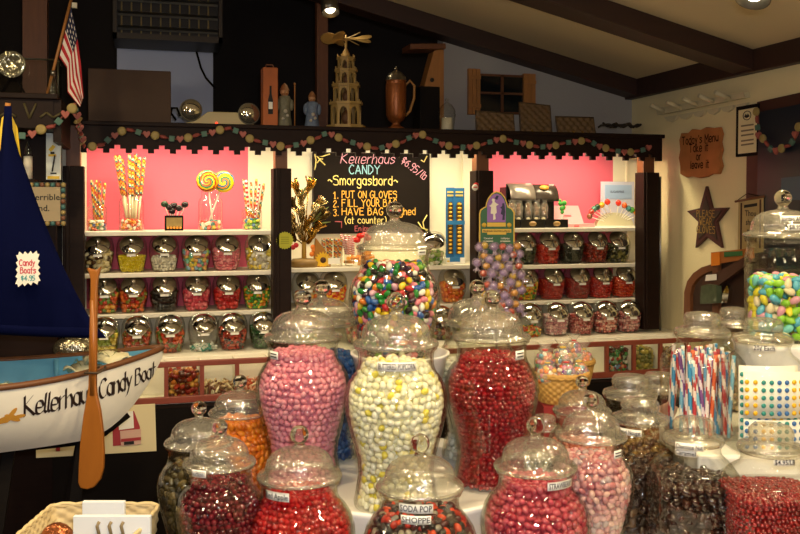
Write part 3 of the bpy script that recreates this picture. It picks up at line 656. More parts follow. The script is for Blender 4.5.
# ================================================================ garlands
BEADM = [mat('bead_disc', '#9c8a52', .6), mat('bead_red', '#8e4038', .6), mat('bead_green', '#4a6e62', .6), mat('bead_pink', '#a55a50', .6)]
def garland(path, label, face, step=.0385):
    """path: polyline hung on a face; beads: disc, barrel, square mint, heart"""
    g = thing('candy_garland', label, 'garland', (0, 0, 0)); P = [Vector(p) for p in path]; face = Vector(face)
    b = MB(); b.tube(P, .0035, 6); obj('cord', b, mat('garland_cord', '#7a3b34', .7), g)
    L = [0]
    for i in range(len(P)-1): L.append(L[-1]+(P[i+1]-P[i]).length)
    s = step*.5; k = 0
    while s < L[-1]:
        i = max(j for j in range(len(L)-1) if L[j] <= s); T = (P[i+1]-P[i]).normalized(); c = P[i]+T*(s-L[i])+face*.008
        side = face.cross(T).normalized(); R = Matrix((T, side, face)).transposed(); b = MB(); kind = k % 4
        if kind == 0: b.lathe([(0, -.006), (.019, -.006), (.021, 0), (.019, .006), (.012, .008), (0, .006)], 18, c, R); nm = 'disc_bead'
        elif kind == 1: b.tube([c-T*.017, c-T*.008, c+T*.008, c+T*.017], [.006, .0085, .0085, .006], 8); nm = 'barrel_bead'
        elif kind == 2: b.box(c, (.026, .026, .012), R); nm = 'square_bead'
        else:
            R2 = Matrix((face.cross(Vector((0, 0, 1))), Vector((0, 0, 1)), face)).transposed()
            b.prism([(0, -.018), (.012, -.004), (.017, .006), (.012, .015), (.005, .014), (0, .008), (-.005, .014), (-.012, .015), (-.017, .006), (-.012, -.004)], c, R2 @ Vector((1, 0, 0)), R2 @ Vector((0, 1, 0)), face, -.006, .006); nm = 'heart_bead'
        obj(nm, b, BEADM[kind], g, .002 if kind == 2 else 0); s += step; k += 1
def swag(keys, fn, n=10):
    out = []
    for i in range(len(keys)-1):
        (x1, y1), (x2, y2) = keys[i], keys[i+1]
        for j in range(n):
            t = j/n; e = (1-math.cos(PI*t))/2; out.append(fn(x1+(x2-x1)*t, y1+(y2-y1)*e))
    out.append(fn(*keys[-1])); return out
garland(swag([(88, 147), (101, 145), (114, 136), (126, 129.5), (150, 135), (178, 139.5), (205, 134), (228, 128.5), (260, 142), (286, 147), (299, 144.5), (313, 139.5), (327, 133), (336, 137), (350, 142), (361, 146), (377, 148.5), (387, 146.5), (400, 143), (410, 137.5), (420, 134), (432, 140), (443, 145), (455, 147), (468, 147.5), (479, 145), (490, 142), (501, 138.5), (522, 143.5), (538, 147), (547, 147), (567, 142.5), (587, 140.5), (600, 147), (614, 151), (626, 152.5), (640, 150.5), (649, 147.5)], lambda x, y: PY(x, y, 4.392), 3),
        'candy bead garland swagged along the dark valance over the shelves', (0, -1, 0))
garland(swag([(-4, 131), (24, 136), (50, 127), (70, 112)], lambda x, y: PY(x, y, 3.872))+[PY(74, 104, 3.87), PY(78, 122, 4.0), PY(80, 131, 4.15), PY(84, 148, 4.36)],
        'candy bead garland hanging from the left corner ledge above the sail', (.25, -.97, 0))
# ================================================================ things on the right wall
UW, VW, NW = Vector((0, -1, 0)), Vector((0, 0, 1)), Vector((-1, 0, 0))
def RW(px, py, off=.0): return PX(px, py, XW-off)
def rw_poly(pts, off0, d): # outline projected on its own plane off the right wall -> prism
    O = RW(pts[0][0], pts[0][1], off0+d); O.x = XW; pl = []
    for a, c in pts:
        p = RW(a, c, off0+d); pl.append((O.y-p.y, p.z-O.z))
    return MB().prism(pl, O, UW, VW, NW, off0, off0+d)
def on_rw(px, py, off):
    O = RW(px, py, off); return lambda x, y: O+UW*x+VW*y
# peg rack
t = thing('wall_peg_rack', 'cream wooden peg rack with slanted pegs high on the right wall', 'rack', (0, 0, 0))
RACK = mat('rack_wood', '#cfc4a2', .6)
obj('rail', rw_poly([(657, 115), (656, 108.5), (744, 92), (745, 97.5)], .003, .03), RACK, t)
for i in range(5):
    a = 666+i*16.5; b = MB(); A = RW(a, 112-i*3.1, .02); b.tube([A, A+NW*.10+UW*-.0+VW*.035], [.010, .012], 8); obj('peg', b, RACK, t)
for i in range(6):
    a = 664+i*14; obj('scallop', rw_poly([(a, 117-i*2.4), (a+3, 121-i*2.4), (a+7, 122-i*2.5), (a+11, 119.5-i*2.5), (a+13, 115-i*2.5)], .003, .015), RACK, t)
# copper plaque
t = thing('menu_plaque', 'rough copper plaque with joke menu on the right wall', 'plaque', (0, 0, 0))
edge = [(679, 140), (681, 133), (688, 133), (692, 129), (700, 130), (706, 127), (713, 128), (719, 127), (721, 134), (719.5, 142), (721, 150), (719, 158), (721, 166), (718, 174), (711, 174), (706, 177), (699, 178), (692, 176.5), (686, 177.5), (680, 174), (680, 166), (678.5, 158), (680, 150)]
obj('copper_sheet', rw_poly(edge[::-1], .003, .02), mat('copper_plaque', '#ad6e3a', .7, .1, noise=.5, scale=7), t, .003)
for s, a, c, h in (("Today's Menu", 700, 143, .042), ('Take it', 699, 151.5, .042), ('or', 699, 160, .04), ('leave it', 700, 168, .04)):
    LN_ = globals().setdefault('PLAQUE', []); LN_.append(letters('lettering', s, h, on_rw(a, c, .0245), mat('plaque_ink', '#3a1a10', .9, spec=.1), t, .15, wmax=.37))
join_lettering(PLAQUE)
# star
t = thing('wall_star', 'dark maroon five-pointed star sign on the right wall', 'star sign', (0, 0, 0))
st_ = [(705.5, 186), (711, 208), (727.5, 207.5), (716, 222.5), (721, 248), (706.5, 237), (695, 248), (698, 222), (686.5, 211), (699.5, 208)]
obj('star_board', rw_poly(st_[::-1], .003, .02), mat('star_maroon', '#4a2420', .6), t, .003)
cx, cy = 706, 219; inn = [(cx+(a-cx)*.72, cy+(c-cy)*.72) for a, c in st_]
obj('inner_star', rw_poly(inn[::-1], .024, .003), mat('star_inner', '#35261f', .6), t)
for s, c, h in (('PLEASE', 217, .035), ('WEAR', 225, .035), ('GLOVES', 233, .035)): globals().setdefault('STAR_', []).append(letters('lettering', s, h, on_rw(706, c, .0285), mat('star_text', '#9a7a35', .6), t, .13, wmax=.19))
join_lettering(STAR_)
# framed notice, window, banner
t = thing('framed_notice', 'narrow black framed notice with emblem beside the dark window', 'picture', (0, 0, 0))
obj('frame', rw_poly([(735.5, 157), (736, 107), (759, 103), (758, 155)], .003, .016), BLACK, t, .002); obj('notice_paper', rw_poly([(738, 154), (738.5, 110.5), (757, 107), (756, 152)], .020, .002), PAPER_SIGN, t)
b = MB(); O = RW(747, 115.5, .023)
for i in range(12):
    a = 2*PI*i/12; a2 = 2*PI*(i+1)/12; b.tube([O+UW*.03*math.cos(a)+VW*.022*math.sin(a), O+UW*.03*math.cos(a2)+VW*.022*math.sin(a2)], .002, 5)
b.prism([(-.02, -.006), (-.008, .008), (0, -.002), (.008, .008), (.02, -.006), (0, -.012)], O, UW, VW, NW, 0, .002); obj('emblem', b, INK, t)
for c in (126, 131, 135.5, 141, 145):
    obj('text_line', rw_poly([(741, c+1), (741, c-.6), (753.5, c-2.4), (753.5, c-.8)], .0225, .0008), mat('faded_ink', '#7d715a', .8), t)
w = thing('window_2', 'dark window at the far right with red brown frame', 'window', (0, 0, 0)); w['kind'] = 'structure'
obj('frame', rw_poly([(745, 300), (746.5, 156), (757, 154.5), (757, 102), (830, 86), (830, 300)], .002, .012), mat('window_frame_dark', '#43231c', .5), w)
obj('glass_pane', rw_poly([(757, 290), (757.5, 160), (759, 112), (830, 98), (830, 290)], .012, .012), mat('night_glass2', '#1c2430', .3), w)
obj('paper_decal', rw_poly([(781, 200), (781, 178), (801, 176), (801, 200)], .025, .001), mat('decal_grey', '#4d6070', .6), w)
garland(swag([(757, 108), (760, 136), (776, 151), (790, 146), (803, 124)], lambda x, y: RW(x, y, .045)), 'short candy bead garland hanging in the dark window at far right', (-1, 0, 0))
t = thing('wall_banner', 'hanging cloth banner with motto on a rod beside the star', 'banner', (0, 0, 0))
obj('cloth', rw_poly([(737.5, 256), (738.5, 200), (763, 196), (763, 252)], .026, .004), mat('banner_tan', '#b39d6c', .8, noise=.1, scale=50), t)
obj('border', rw_poly([(740, 252), (740.5, 203), (742, 202.8), (741.5, 252)], .031, .001), mat('banner_edge', '#4b2d22', .8), t); obj('border', rw_poly([(759, 248), (759.5, 199.5), (761, 199.2), (760.5, 248)], .031, .001), mat('banner_edge', '#4b2d22', .8), t)
b = MB(); b.tube([RW(735.5, 201.5, .03), RW(764, 196.5, .03)], .006, 8); obj('rod', b, WOODM, t); b = MB(); b.tube([RW(736.5, 201, .03), RW(747, 193.5, .012), RW(763, 197, .03)], .002, 5); obj('cord', b, BLACK, t)
obj('small_motto_line', rw_poly([(744, 208), (744, 205), (757, 203), (757, 206)], .031, .001), INK, t)
for s, c, h in (('Thou', 216, .04), ('shalt', 225, .04), ('not', 233.5, .04), ('whine', 242, .04)): globals().setdefault('BAN_', []).append(printed('lettering', s, h, on_rw(750.5, c, .0325), INK, t, .12))
join_lettering(BAN_)
# arched dispenser
t = thing('arched_dispenser', 'brown wooden arched dispenser with orange labels below the star', 'dispenser', (0, 0, 0))
A = [(683, 332), (684, 292), (687, 281), (693, 273), (701, 267.5), (710, 264.5), (718, 264), (718, 332)]
obj('back_panel', rw_poly([(a+1, c) for a, c in A[::-1]], .003, .04), mat('dispenser_dark', '#3a241b', .5), t)
obj('side_panel', rw_poly((A+[(712, 332), (712, 271), (704, 274), (697, 279), (692, 286), (690, 295), (690, 332)])[::-1], .16, .02), WOODM, t, .002)
obj('body', rw_poly([(712, 332), (712, 262), (752, 254), (760, 332)], .003, .15), mat('dispenser_dark', ''), t)
obj('top_board', rw_poly([(711, 265), (711, 252.5), (752, 248), (753, 258)], .185, .01), mat('board_orange', '#a8652a', .6, noise=.2, scale=15), t)
obj('price_label', rw_poly([(711, 266), (711, 253), (719, 252), (719.5, 265)], .20, .003), mat('price_orange', '#e8861c', .6), t)
obj('green_label', rw_poly([(724, 257), (724, 252), (742, 251), (742, 255.5)], .20, .003), mat('label_green', '#2f6b3a', .6), t)
obj('slope_board', rw_poly([(700, 292), (703, 280), (746, 256), (752, 262), (742, 268), (712, 290)], .185, .02), mat('slope_brown', '#4a2c1e', .5), t); obj('white_tag', rw_poly([(705, 281), (706, 275), (716, 274), (716, 280)], .21, .004), PAPER, t)
obj('green_bag', rw_poly([(700, 304), (701, 286), (708, 284), (716, 285), (717, 303)], .185, .03), mat('bag_olive', '#4f5a44', .3, noise=.5, scale=40), t)
obj('scoop', rw_poly([(721, 303), (723, 292), (727, 285), (729, 290), (727, 303)], .20, .02), CHROME, t)
# ================================================================ chalkboard and center bay
cb = thing('chalkboard', 'black chalkboard with coloured candy instructions in the middle bay', 'chalkboard', (0, 0, 0)); YC = 4.765
p, q = PY(314, 153, YC), PY(428.5, 232, YC)
b = MB(); b.b2((p.x, YC, q.z), (q.x, YC+.03, p.z)); obj('slate', b, SLATE, cb)
b = MB()
for lo, hi in (((p.x-.005, YC-.006, q.z-.005), (q.x+.005, YC+.03, q.z)), ((p.x-.005, YC-.006, q.z), (p.x, YC+.03, p.z)), ((q.x, YC-.006, q.z), (q.x+.005, YC+.03, p.z)), ((p.x-.005, YC-.006, p.z), (q.x+.005, YC+.03, p.z+.005))): b.b2(lo, hi)
obj('frame', b, BLACKWOOD, cb)
def chalk(text, px, py, h, m, wpx, width=.10, center=True, rot=0, gap=2.0, shear=0):
    O = PY(px, py, YC-.0015); k = depthY(px, YC)/900; c, s = math.cos(rot), math.sin(rot)
    letters('chalk_lettering', text, h*k, lambda x, y: O+Vector((x*c-y*s, 0, x*s+y*c)), m, cb, width, wmax=wpx*k, center=center, gap=gap, shear=shear)
chalk("Kellerhaus'", 370, 163.5, 9.5, CHALKP, 62, .075, gap=1.9, shear=.2); chalk('CANDY', 365.5, 173.8, 8.5, CHALKB, 33, .12); chalk('~Smorgasbord~', 364, 185, 9, CHALKY, 73, .105)
chalk('1.', 333.5, 198.5, 6.5, CHALKO, 6, .125, False); chalk('PUT ON GLOVES', 342, 198, 7, CHALKO, 58, .125, False)
chalk('2.', 333.5, 207, 6.5, CHALKO, 6, .125, False); chalk('FILL YOUR BAG', 342, 206.5, 7, CHALKO, 58, .125, False)
chalk('3.', 333.5, 215.8, 6.5, CHALKO, 6, .125, False); chalk('HAVE BAG Weighed', 342, 215, 7, CHALKO, 78, .125, False)
chalk('(at counter)', 345, 223.5, 6.5, CHALKY, 44, .11, False); chalk('Enjoy!', 355, 231, 5, CHALKR, 26, .11, False); chalk('$6.95/lb', 401, 162.5, 7.5, CHALKP, 31, .10, False, -.62)
def curve_chalk(pts, m, w=.0035):
    b = MB(); b.tube([PY(a, c, YC-.002) for a, c in pts], w, 5); obj('chalk_flourish', b, m, cb)
curve_chalk([(314.5, 154), (316, 160), (315.5, 166), (314.5, 170)], CHALKY); curve_chalk([(315, 154.5), (322, 156.5), (330, 154)], CHALKY); curve_chalk([(316, 155), (320, 160), (325, 165)], CHALKY); curve_chalk([(317, 163), (320, 159), (323, 159)], CHALKY)
curve_chalk([(427, 215), (423, 222), (424, 228), (427, 231)], CHALKY); curve_chalk([(418, 222), (422, 228), (428, 230)], CHALKY); curve_chalk([(427, 156), (424, 162), (421, 160)], CHALKY); curve_chalk([(335, 221.5), (341.5, 221.8), (341.5, 228)], CHALKR, .0028)
# small stickers on the posts
p = PY(285, 240.5, 4.39); t = thing('starburst_sticker', 'lime green starburst sticker on the post left of the chalkboard', 'sticker', (p.x, 4.408, p.z)); k = depthY(285, 4.4)/900; r = 9*k
b = MB(); b.prism([((r if i % 2 else r*.87)*math.cos(2*PI*i/44), (r if i % 2 else r*.87)*math.sin(2*PI*i/44)) for i in range(44)], (0, 0, 0), (1, 0, 0), (0, 0, 1), (0, -1, 0), .010, .013); obj('sticker_disc', b, mat('lime', '#b3b22a', .6), t)
b = MB()
for i in range(4): b.b2((-.02, -.0145, .014-i*.010), (.02, -.0133, .018-i*.010))
obj('sticker_text_lines', b, mat('lime_text', '#8f9222', .7), t)
p = PY(475, 187, 4.39); t = thing('round_badge', 'red and white round badge on the post right of the chalkboard', 'badge', (p.x+.006, 4.404, p.z))
b = MB(); b.lathe([(0, 0), (.019, 0), (.019, .004), (0, .006)], 20, (.006, 0, .004), rotx(PI/2)); obj('red_disc', b, RED, t); b = MB(); b.lathe([(0, .006), (.017, .006), (.0165, .009), (0, .01)], 20, (-.003, 0, -.002), rotx(PI/2)); obj('white_disc', b, PAPER, t)
b = MB(); b.b2((-.014, -.0125, -.004), (.008, -.0103, .002)); obj('badge_text', b, RED, t)
# ================================================================ slanted penny-candy jars
JB = [(.0, .002), (.046, .0), (.054, .004), (.060, .02), (.067, .055), (.0715, .09), (.0715, .115), (.068, .14), (.060, .16), (.048, .172), (.028, .178), (0, .179)]
LC = Vector((0, -.036, .131)); EL = math.radians(42); LN = Vector((0, -math.cos(EL), math.sin(EL)))
def slant_body():
    b = MB(); b.lathe(JB, 36, sq=3.2)
    for i, p in enumerate(b.v):
        p = Vector(p); d = (p-LC).dot(LN)
        if d > 0: p = p-LN*d
        b.v[i] = tuple(p)
    return b
ME_SB = slant_body().mesh('jar_body', SGLASS)
RL = Matrix((Vector((1, 0, 0)), LN.cross(Vector((1, 0, 0))), LN)).transposed()
def lid_mb():
    b = MB(); b.lathe([(.048, -.004), (.056, -.003), (.0575, .002), (.056, .007), (.051, .010), (.042, .0165), (.028, .022), (.014, .025), (.0, .026)], 36, LC, RL, cap0=True); return b
ME_LID = lid_mb().mesh('lid', CHROME)
kb = MB(); kb.lathe([(.006, .024), (.006, .030), (.013, .034), (.015, .040), (.012, .046), (0, .049)], 18, LC, RL); ME_KNOB = kb.mesh('knob', CHROME)
nb = MB(); nb.box((0, -.0722, .084), (.040, .003, .010)); ME_LAB = nb.mesh('price_label', PAPER)
clipd = (LC, LN, .012); inner = [(max(0.002, r-.004), z) for r, z in JB]
FILLS = {}
def shelf_fill(kind, h):
    h = h+.013 if h > .08 else h
    key = (kind, h)
    if key in FILLS: return FILLS[key]
    P = {'bean': (.0105, .0065, None), 'ball': (.0085, .0085, blob(7, 5, .0085, .0085, .0085)), 'chunk': (.013, .010, blob(7, 5, .009, .007, .013, 0, .6)), 'rice': (.007, .0042, blob(6, 4, .0042, .0042, .007)), 'stick': (.02, .0055, blob(6, 4, .0055, .0055, .022, 0, .7))}[kind]
    FILLS[key] = fill_mesh('candy_fill', inner, .004, h, P[0], P[1], P[2], 3.2, 2, .6, clipd); return FILLS[key]
ORD = ['first', 'second', 'third', 'fourth', 'fifth', 'sixth', 'seventh', 'eighth']
protoJ = None
def slant_jar(loc, label, group, lab=True):
    global protoJ
    t = thing('slanted_candy_jar', label, 'candy jar', loc, random.uniform(-.06, .06), group)
    o = obj('jar_body', ME_SB, None, t); l = obj('lid', ME_LID, None, t); obj('knob', ME_KNOB, None, l)
    if lab: obj('price_label', ME_LAB, None, t)
    return t
def jar_row(row, where, zs, Y, items, grp):
    n = len(items)
    for i, (px, cname, cols, kind, h) in enumerate(items):
        p = PY(px, 250, Y)
        t = slant_jar((p.x, Y, zs), f'slant jar of {cname} candy, {ORD[i]} from left {where}', grp, True)
        m = palette('candy_'+cname.replace(' ', '_').replace('-', '_')+row, cols)
        stuff('candy_fill', shelf_fill(kind, h), m, f'{cname} candy inside the slant jar, {ORD[i]} from left {where}', 'candy', (p.x, Y, zs), t.rotation_euler.z, grp.replace('jars', 'candy'))
YJ = 4.585
jar_row('a', 'on upper shelf of left bay', 1.294, YJ, [
 (98.5, 'cream and brown', ['#e8d9a8', '#d9c58a', '#5a3a22', '#efe5c0', '#3a2418'], 'chunk', .088), (132, 'bright yellow', ['#e6cf1e', '#d9be12', '#edd93a'], 'rice', .078), (164, 'white', ['#e8e2d0', '#d8d0ba', '#f2eee0'], 'ball', .072),
 (196, 'pastel mixed', ['#7cc4b4', '#e8cf56', '#e88a8a', '#a4d07a', '#f0b86a', '#8ab4d0'], 'chunk', .092), (226, 'pink', ['#e88a90', '#e07482', '#f2a6a6', '#d86a78'], 'bean', .094), (259, 'pale yellow wrapped', ['#e8d15a', '#f4ecd0', '#e4c43c', '#c8c0b0'], 'chunk', .09)], 'slant jars on the upper left shelf')
jar_row('b', 'on middle shelf of left bay', 1.098, YJ, [
 (105, 'orange green', ['#d05a2a', '#6a8a34', '#c8402a', '#e0a040'], 'chunk', .094), (133, 'red orange', ['#c03a1e', '#d86a2a', '#7a7a2a', '#a02818'], 'chunk', .096), (164.5, 'black', ['#1c1512', '#2a1e18', '#15100e'], 'chunk', .094),
 (196.5, 'rose pink', ['#d84a5a', '#c83a4c', '#e06a74'], 'chunk', .094), (227, 'cherry red', ['#c01e22', '#a8161c', '#d4342e'], 'chunk', .094), (257, 'green and yellow', ['#4a9a2e', '#e8d03a', '#2f7a2a', '#e08a2a'], 'bean', .094)], 'slant jars on the middle left shelf')
jar_row('c', 'on the counter of left bay', .915, 4.47, [
 (104, 'green yellow', ['#b8a23a', '#7a8a2e', '#d8c04a'], 'chunk', .094), (137, 'brown green', ['#a83a20', '#6a5a22', '#8a2a18', '#c05a2a'], 'chunk', .094), (170, 'red green gummy', ['#b83a20', '#5a6a24', '#c85a2c', '#7a2a18'], 'chunk', .096),
 (203.5, 'clear mint', ['#cfd2c4', '#d8dcd0', '#3a8a7a'], 'stick', .02), (232.5, 'red black', ['#a82a1e', '#2a1a14', '#7a1a14', '#b84a2a'], 'bean', .092), (263.5, 'dark green', ['#16401a', '#0e2e14', '#20521f'], 'rice', .092)], 'slant jars on the left counter')
jar_row('d', 'on shelf below the chalkboard', 1.098, YJ, [
 (306, 'pale orange', ['#e8b45a', '#d86a2a', '#e8d8a8'], 'chunk', .07), (333, 'orange and yellow', ['#f0a020', '#f4c83a', '#e86a1a', '#d83a1a'], 'bean', .092), (452, 'orange red', ['#e8742a', '#d8542a', '#f09a3a'], 'chunk', .092)], 'slant jars below the chalkboard')
jar_row('e', 'on the counter below the chalkboard', .915, 4.50, [
 (306, 'yellow green', ['#c8b44a', '#7a9a3a'], 'chunk', .09), (358, 'cream and red', ['#e8dcc0', '#d8404a', '#e8c8a0'], 'ball', .09), (441, 'dark mixed', ['#4a2a1a', '#2a1a12', '#6a6a2a', '#8a3a1a'], 'chunk', .09), (468, 'olive green', ['#8a9a4a', '#b8b06a'], 'chunk', .08)], 'slant jars on the middle counter')
p = PY(432, 260, 4.56)
slant_jar((p.x, 4.56, 1.302), 'chrome-lidded slant jar beside the blue candy packs below the chalkboard', 'slant jars below the chalkboard', False)
stuff('candy_fill', shelf_fill('chunk', .07), palette('candy_lime_white', ['#9ab45a', '#e8e4d0', '#d8c8a0', '#6a9a3a']), 'lime and white candy in the slant jar beside the blue candy packs', 'candy', (p.x, 4.56, 1.302))
jar_row('f', 'on top shelf of right bay', 1.294, YJ, [
 (500, 'dark brown', ['#3a2014', '#5a3420'], 'bean', .09), (523, 'dark green', ['#1e2a1a', '#3a4a2a', '#14180f'], 'bean', .09), (546.5, 'bright red', ['#c02a1a', '#d8402a', '#a81c14'], 'chunk', .092), (570.5, 'black', ['#171512', '#26301f', '#100c0a'], 'bean', .09), (594.5, 'brick red', ['#8a2a1a', '#a83420', '#6a1e14'], 'bean', .09), (616, 'olive brown', ['#4a4a26', '#2a2a18', '#8a8244'], 'chunk', .09)], 'slant jars on the top right shelf')
jar_row('g', 'on second shelf of right bay', 1.098, YJ, [
 (501, 'orange', ['#d86a2a', '#e89a3a'], 'bean', .09), (525, 'yellow green red', ['#d8c02a', '#4a8a2a', '#c83a1e', '#e8a02a'], 'bean', .092), (551, 'scarlet', ['#b8281a', '#a01c14', '#c8382a'], 'rice', .094), (577, 'dark red', ['#981c14', '#b0241a', '#80140f'], 'rice', .094), (599.5, 'red', ['#c02a1c', '#d03a2a', '#a82018'], 'bean', .094), (622.5, 'orange red', ['#d0401e', '#c0301a', '#e05a2a'], 'bean', .094)], 'slant jars on the second right shelf')
jar_row('h', 'on counter of right bay', .915, 4.47, [
 (505, 'dark wrapped', ['#5a4a2a', '#8a7a4a'], 'chunk', .09), (529, 'orange and green gummy', ['#d85a1e', '#3a8a3a', '#c83a1e', '#e0c040'], 'stick', .045), (555, 'pinkish white', ['#e0b8b0', '#d8a0a0', '#e8d8d0', '#b87a80'], 'ball', .092), (580, 'pink and red', ['#c86a6a', '#a83a3a', '#d8988a', '#7a3a34'], 'rice', .092), (604.5, 'mixed red', ['#a83a3a', '#d87a6a', '#6a3a3a', '#e0b0a0'], 'ball', .092), (627.5, 'mauve red', ['#9a4a4a', '#c87a7a', '#5a2a34', '#d8a8a0'], 'ball', .092)], 'slant jars on the right counter')
# ================================================================ candy sticks, lollipops on the top left shelf
STC = {'rainbow': ['#d8a010', '#b83016', '#1a6a74', '#dcc47a', '#c05018'], 'fruit': ['#d8402a', '#e8c04a', '#3f7a6a', '#efe6d0', '#c8742a'], 'red_white': ['#c92a30', '#f2e8e0'], 'orange': ['#f09a2a', '#f6d07a']}
def stick_mesh(name, L, r, key, turns=3.5, stickpart=0):
    cols = STC[key]; ms = [mat(f'stick_{key}_{i}', c, .3, coat=.4) for i, c in enumerate(cols)]; n = len(cols)*2; k = int(turns*6); b = MB()
    b.tube([(0, 0, stickpart+(L-stickpart)*j/k) for j in range(k+1)], [r*.8]+[r]*(k-1)+[r*.7], n, matf=lambda j, i: ((i+2*j)//2) % len(cols))
    return b.mesh(name, ms)
b = MB(); b.tube([(0, 0, .155+.185*j/22) for j in range(23)], [.006]+[.0075]*21+[.005], 10, matf=lambda j, i: ((i+2*j)//2) % 5); b.tube([(0, 0, 0), (0, 0, .157)], .0042, 8, mi=5); GIANT = b.mesh('candy_stick', [mat(f'stick_rainbow_{i}', c, .3, coat=.4) for i, c in enumerate(STC['rainbow'])]+[mat('stick_paper', '#d8cfae', .6)])
STM = {k: stick_mesh('candy_stick', .34, .0075, k) for k in STC}
wp = MB(); wp.tube([(0, 0, 0), (0, 0, .12)], .0035, 6); ME_WST = wp.mesh('paper_stick', PAPER)
STM['giant'] = GIANT
def aim(o, a, c):
    d = Vector(c)-Vector(a); o.location = a; o.rotation_euler = d.to_track_quat('Z', 'Y').to_euler()
def apoth(px, w, ytop, ybot, Y, zs, label):
    k = depthY(px, Y)/900; H = (ybot-ytop)*k; r = w/2*k; p = PY(px, 220, Y); t = thing('straight_glass_jar', label, 'glass jar', (p.x, Y, zs))
    b = MB(); b.lathe([(r*.05, .003), (r*.9, .002), (r, .01), (r, H*.66), (r*.93, H*.73), (r*.74, H*.78), (r*.74, H*.97), (r*.8, H)], 28); obj('jar_body', b, SGLASS, t); return p.x, k, r, H
def sticks(px, w, ytop, Y, zs, tips, key, label, grp, thick=1.0, base=.012, conv=.3):
    x = PY(px, 220, Y).x; n = len(tips)
    for i, (tx, ty) in enumerate(tips):
        q = PY(tx, ty, Y+random.uniform(-.02, .02)); a = Vector((x+(q.x-x)*conv+random.uniform(-.01, .01), Y+random.uniform(-.012, .012), zs+base)); L = (q-a).length
        o = obj('candy_stick', STM[key[i % len(key)]], None); tag(o, label, 'candy stick', grp); aim(o, a, q); o.scale = (thick, thick, L/.34)
apoth(97, 19, 199, 231, 4.62, 1.494, 'short clear jar of rainbow candy sticks at the left end of the shelf')
sticks(97, 19, 180, 4.62, 1.494, [(91.5, 180), (96, 180), (100, 181), (105, 183)], ['rainbow', 'fruit'], 'rainbow striped candy stick in the leftmost short jar', 'candy sticks in the leftmost short jar')
apoth(131.5, 24, 189, 231, 4.62, 1.494, 'tall clear jar of giant rainbow candy sticks on the shelf')
sticks(131.5, 24, 155, 4.62, 1.494, [(115.5, 155.5), (119, 155.5), (122, 159), (129.5, 154.5), (133, 158), (136, 153.5), (139.5, 157), (144.5, 157)], ['giant'], 'giant rainbow candy stick standing in the tall jar', 'giant candy sticks in the tall jar', 1.25)
apoth(210.5, 24, 189, 231, 4.62, 1.494, 'clear jar holding two big swirl lollipops on the shelf')
apoth(252, 20, 204, 231, 4.62, 1.494, 'short clear jar of striped sticks beside the post')
sticks(252, 20, 178, 4.62, 1.494, [(243.5, 179), (246, 180), (251, 182), (256.5, 179), (260, 184), (264, 183.5)], ['fruit', 'red_white', 'fruit'], 'striped candy stick in the short jar beside the post', 'candy sticks in the short jar beside the post')
def small_fill(px, r, h, Y, zs, name, cols, label, kind='ball'):
    prof = [(r*.9, .002), (r*.95, .01), (r*.95, h+.02)]; L = {'ball': (.009, .009, blob(7, 5, .009, .009, .009)), 'chunk': (.014, .010, blob(7, 5, .01, .008, .014, 0, .6))}[kind]
    stuff('loose_candy', fill_mesh('loose_candy', prof, .003, h, L[0], L[1], L[2], None, 1, .8), palette(name, cols), label, 'candy', (PY(px, 220, Y).x, Y, zs))
mix5 = ['#2a4a9a', '#d8402a', '#e8b42a', '#2f7a4a', '#efe6d8', '#e07a2a']
small_fill(97, .045, .045, 4.62, 1.494, 'mixf1', mix5, 'mixed bright candies at the bottom of the leftmost short jar'); small_fill(131.5, .055, .05, 4.62, 1.494, 'mixf2', ['#d8502a', '#e8c07a', '#efe6d8', '#c8402a', '#e8902a'], 'orange and white candies under the giant candy sticks')
small_fill(210.5, .055, .04, 4.62, 1.494, 'mixf3', ['#e8c83a', '#efe6d8', '#3a8a8a', '#d8402a'], 'mixed candies under the two swirl lollipops', 'chunk'); small_fill(252, .046, .05, 4.62, 1.494, 'mixf4', ['#7ab03a', '#3a7ab0', '#4a8a3a', '#e8d85a'], 'green and blue candies in the short jar beside the post')
def swirl_pop(cx, cy, rpx, Y, root, label, cols):
    k = depthY(cx, Y)/900; r = rpx*k; c = PY(cx, cy, Y); t = thing('swirl_lollipop', label, 'lollipop', tuple(c)); ms = [mat('swirl_'+x[1:], x, .25, coat=.5) for x in cols]
    b = MB()
    def fn(u, v):
        a = 2*PI*u; rr = r*v; return (rr*math.cos(a), -.012*math.sqrt(max(0, 1-v**4))-.002, rr*math.sin(a))
    n = len(cols); b.grid(fn, 36, 16, True, lambda i, j: int((j/16*1.4+i/36)*n/1.0) % n, True); b.grid(lambda u, v: (fn(u, v)[0], -fn(u, v)[1], fn(u, v)[2]), 36, 16, True, lambda i, j: int((j/16*2.1+i/36)*n/1.0) % n, True)
    obj('candy_disc', b, ms, t); q = Vector(root)-c; b = MB(); d = q.normalized(); b.tube([d*r*.9, q], .004, 8); obj('stick', b, PAPER, t)
x = PY(210.5, 220, 4.62).x
swirl_pop(207.5, 181, 11, 4.59, (x+.015, 4.62, 1.50), 'left swirl lollipop with orange centre standing in clear jar', ['#d89a10', '#b8480e', '#1f7a4e', '#d8bc20', '#a83418'])
swirl_pop(223.5, 181.5, 11, 4.61, (x-.02, 4.63, 1.50), 'right swirl lollipop with yellow blue rim standing in clear jar', ['#dcb010', '#14688c', '#cc7410', '#1f7a5a', '#e0c424'])
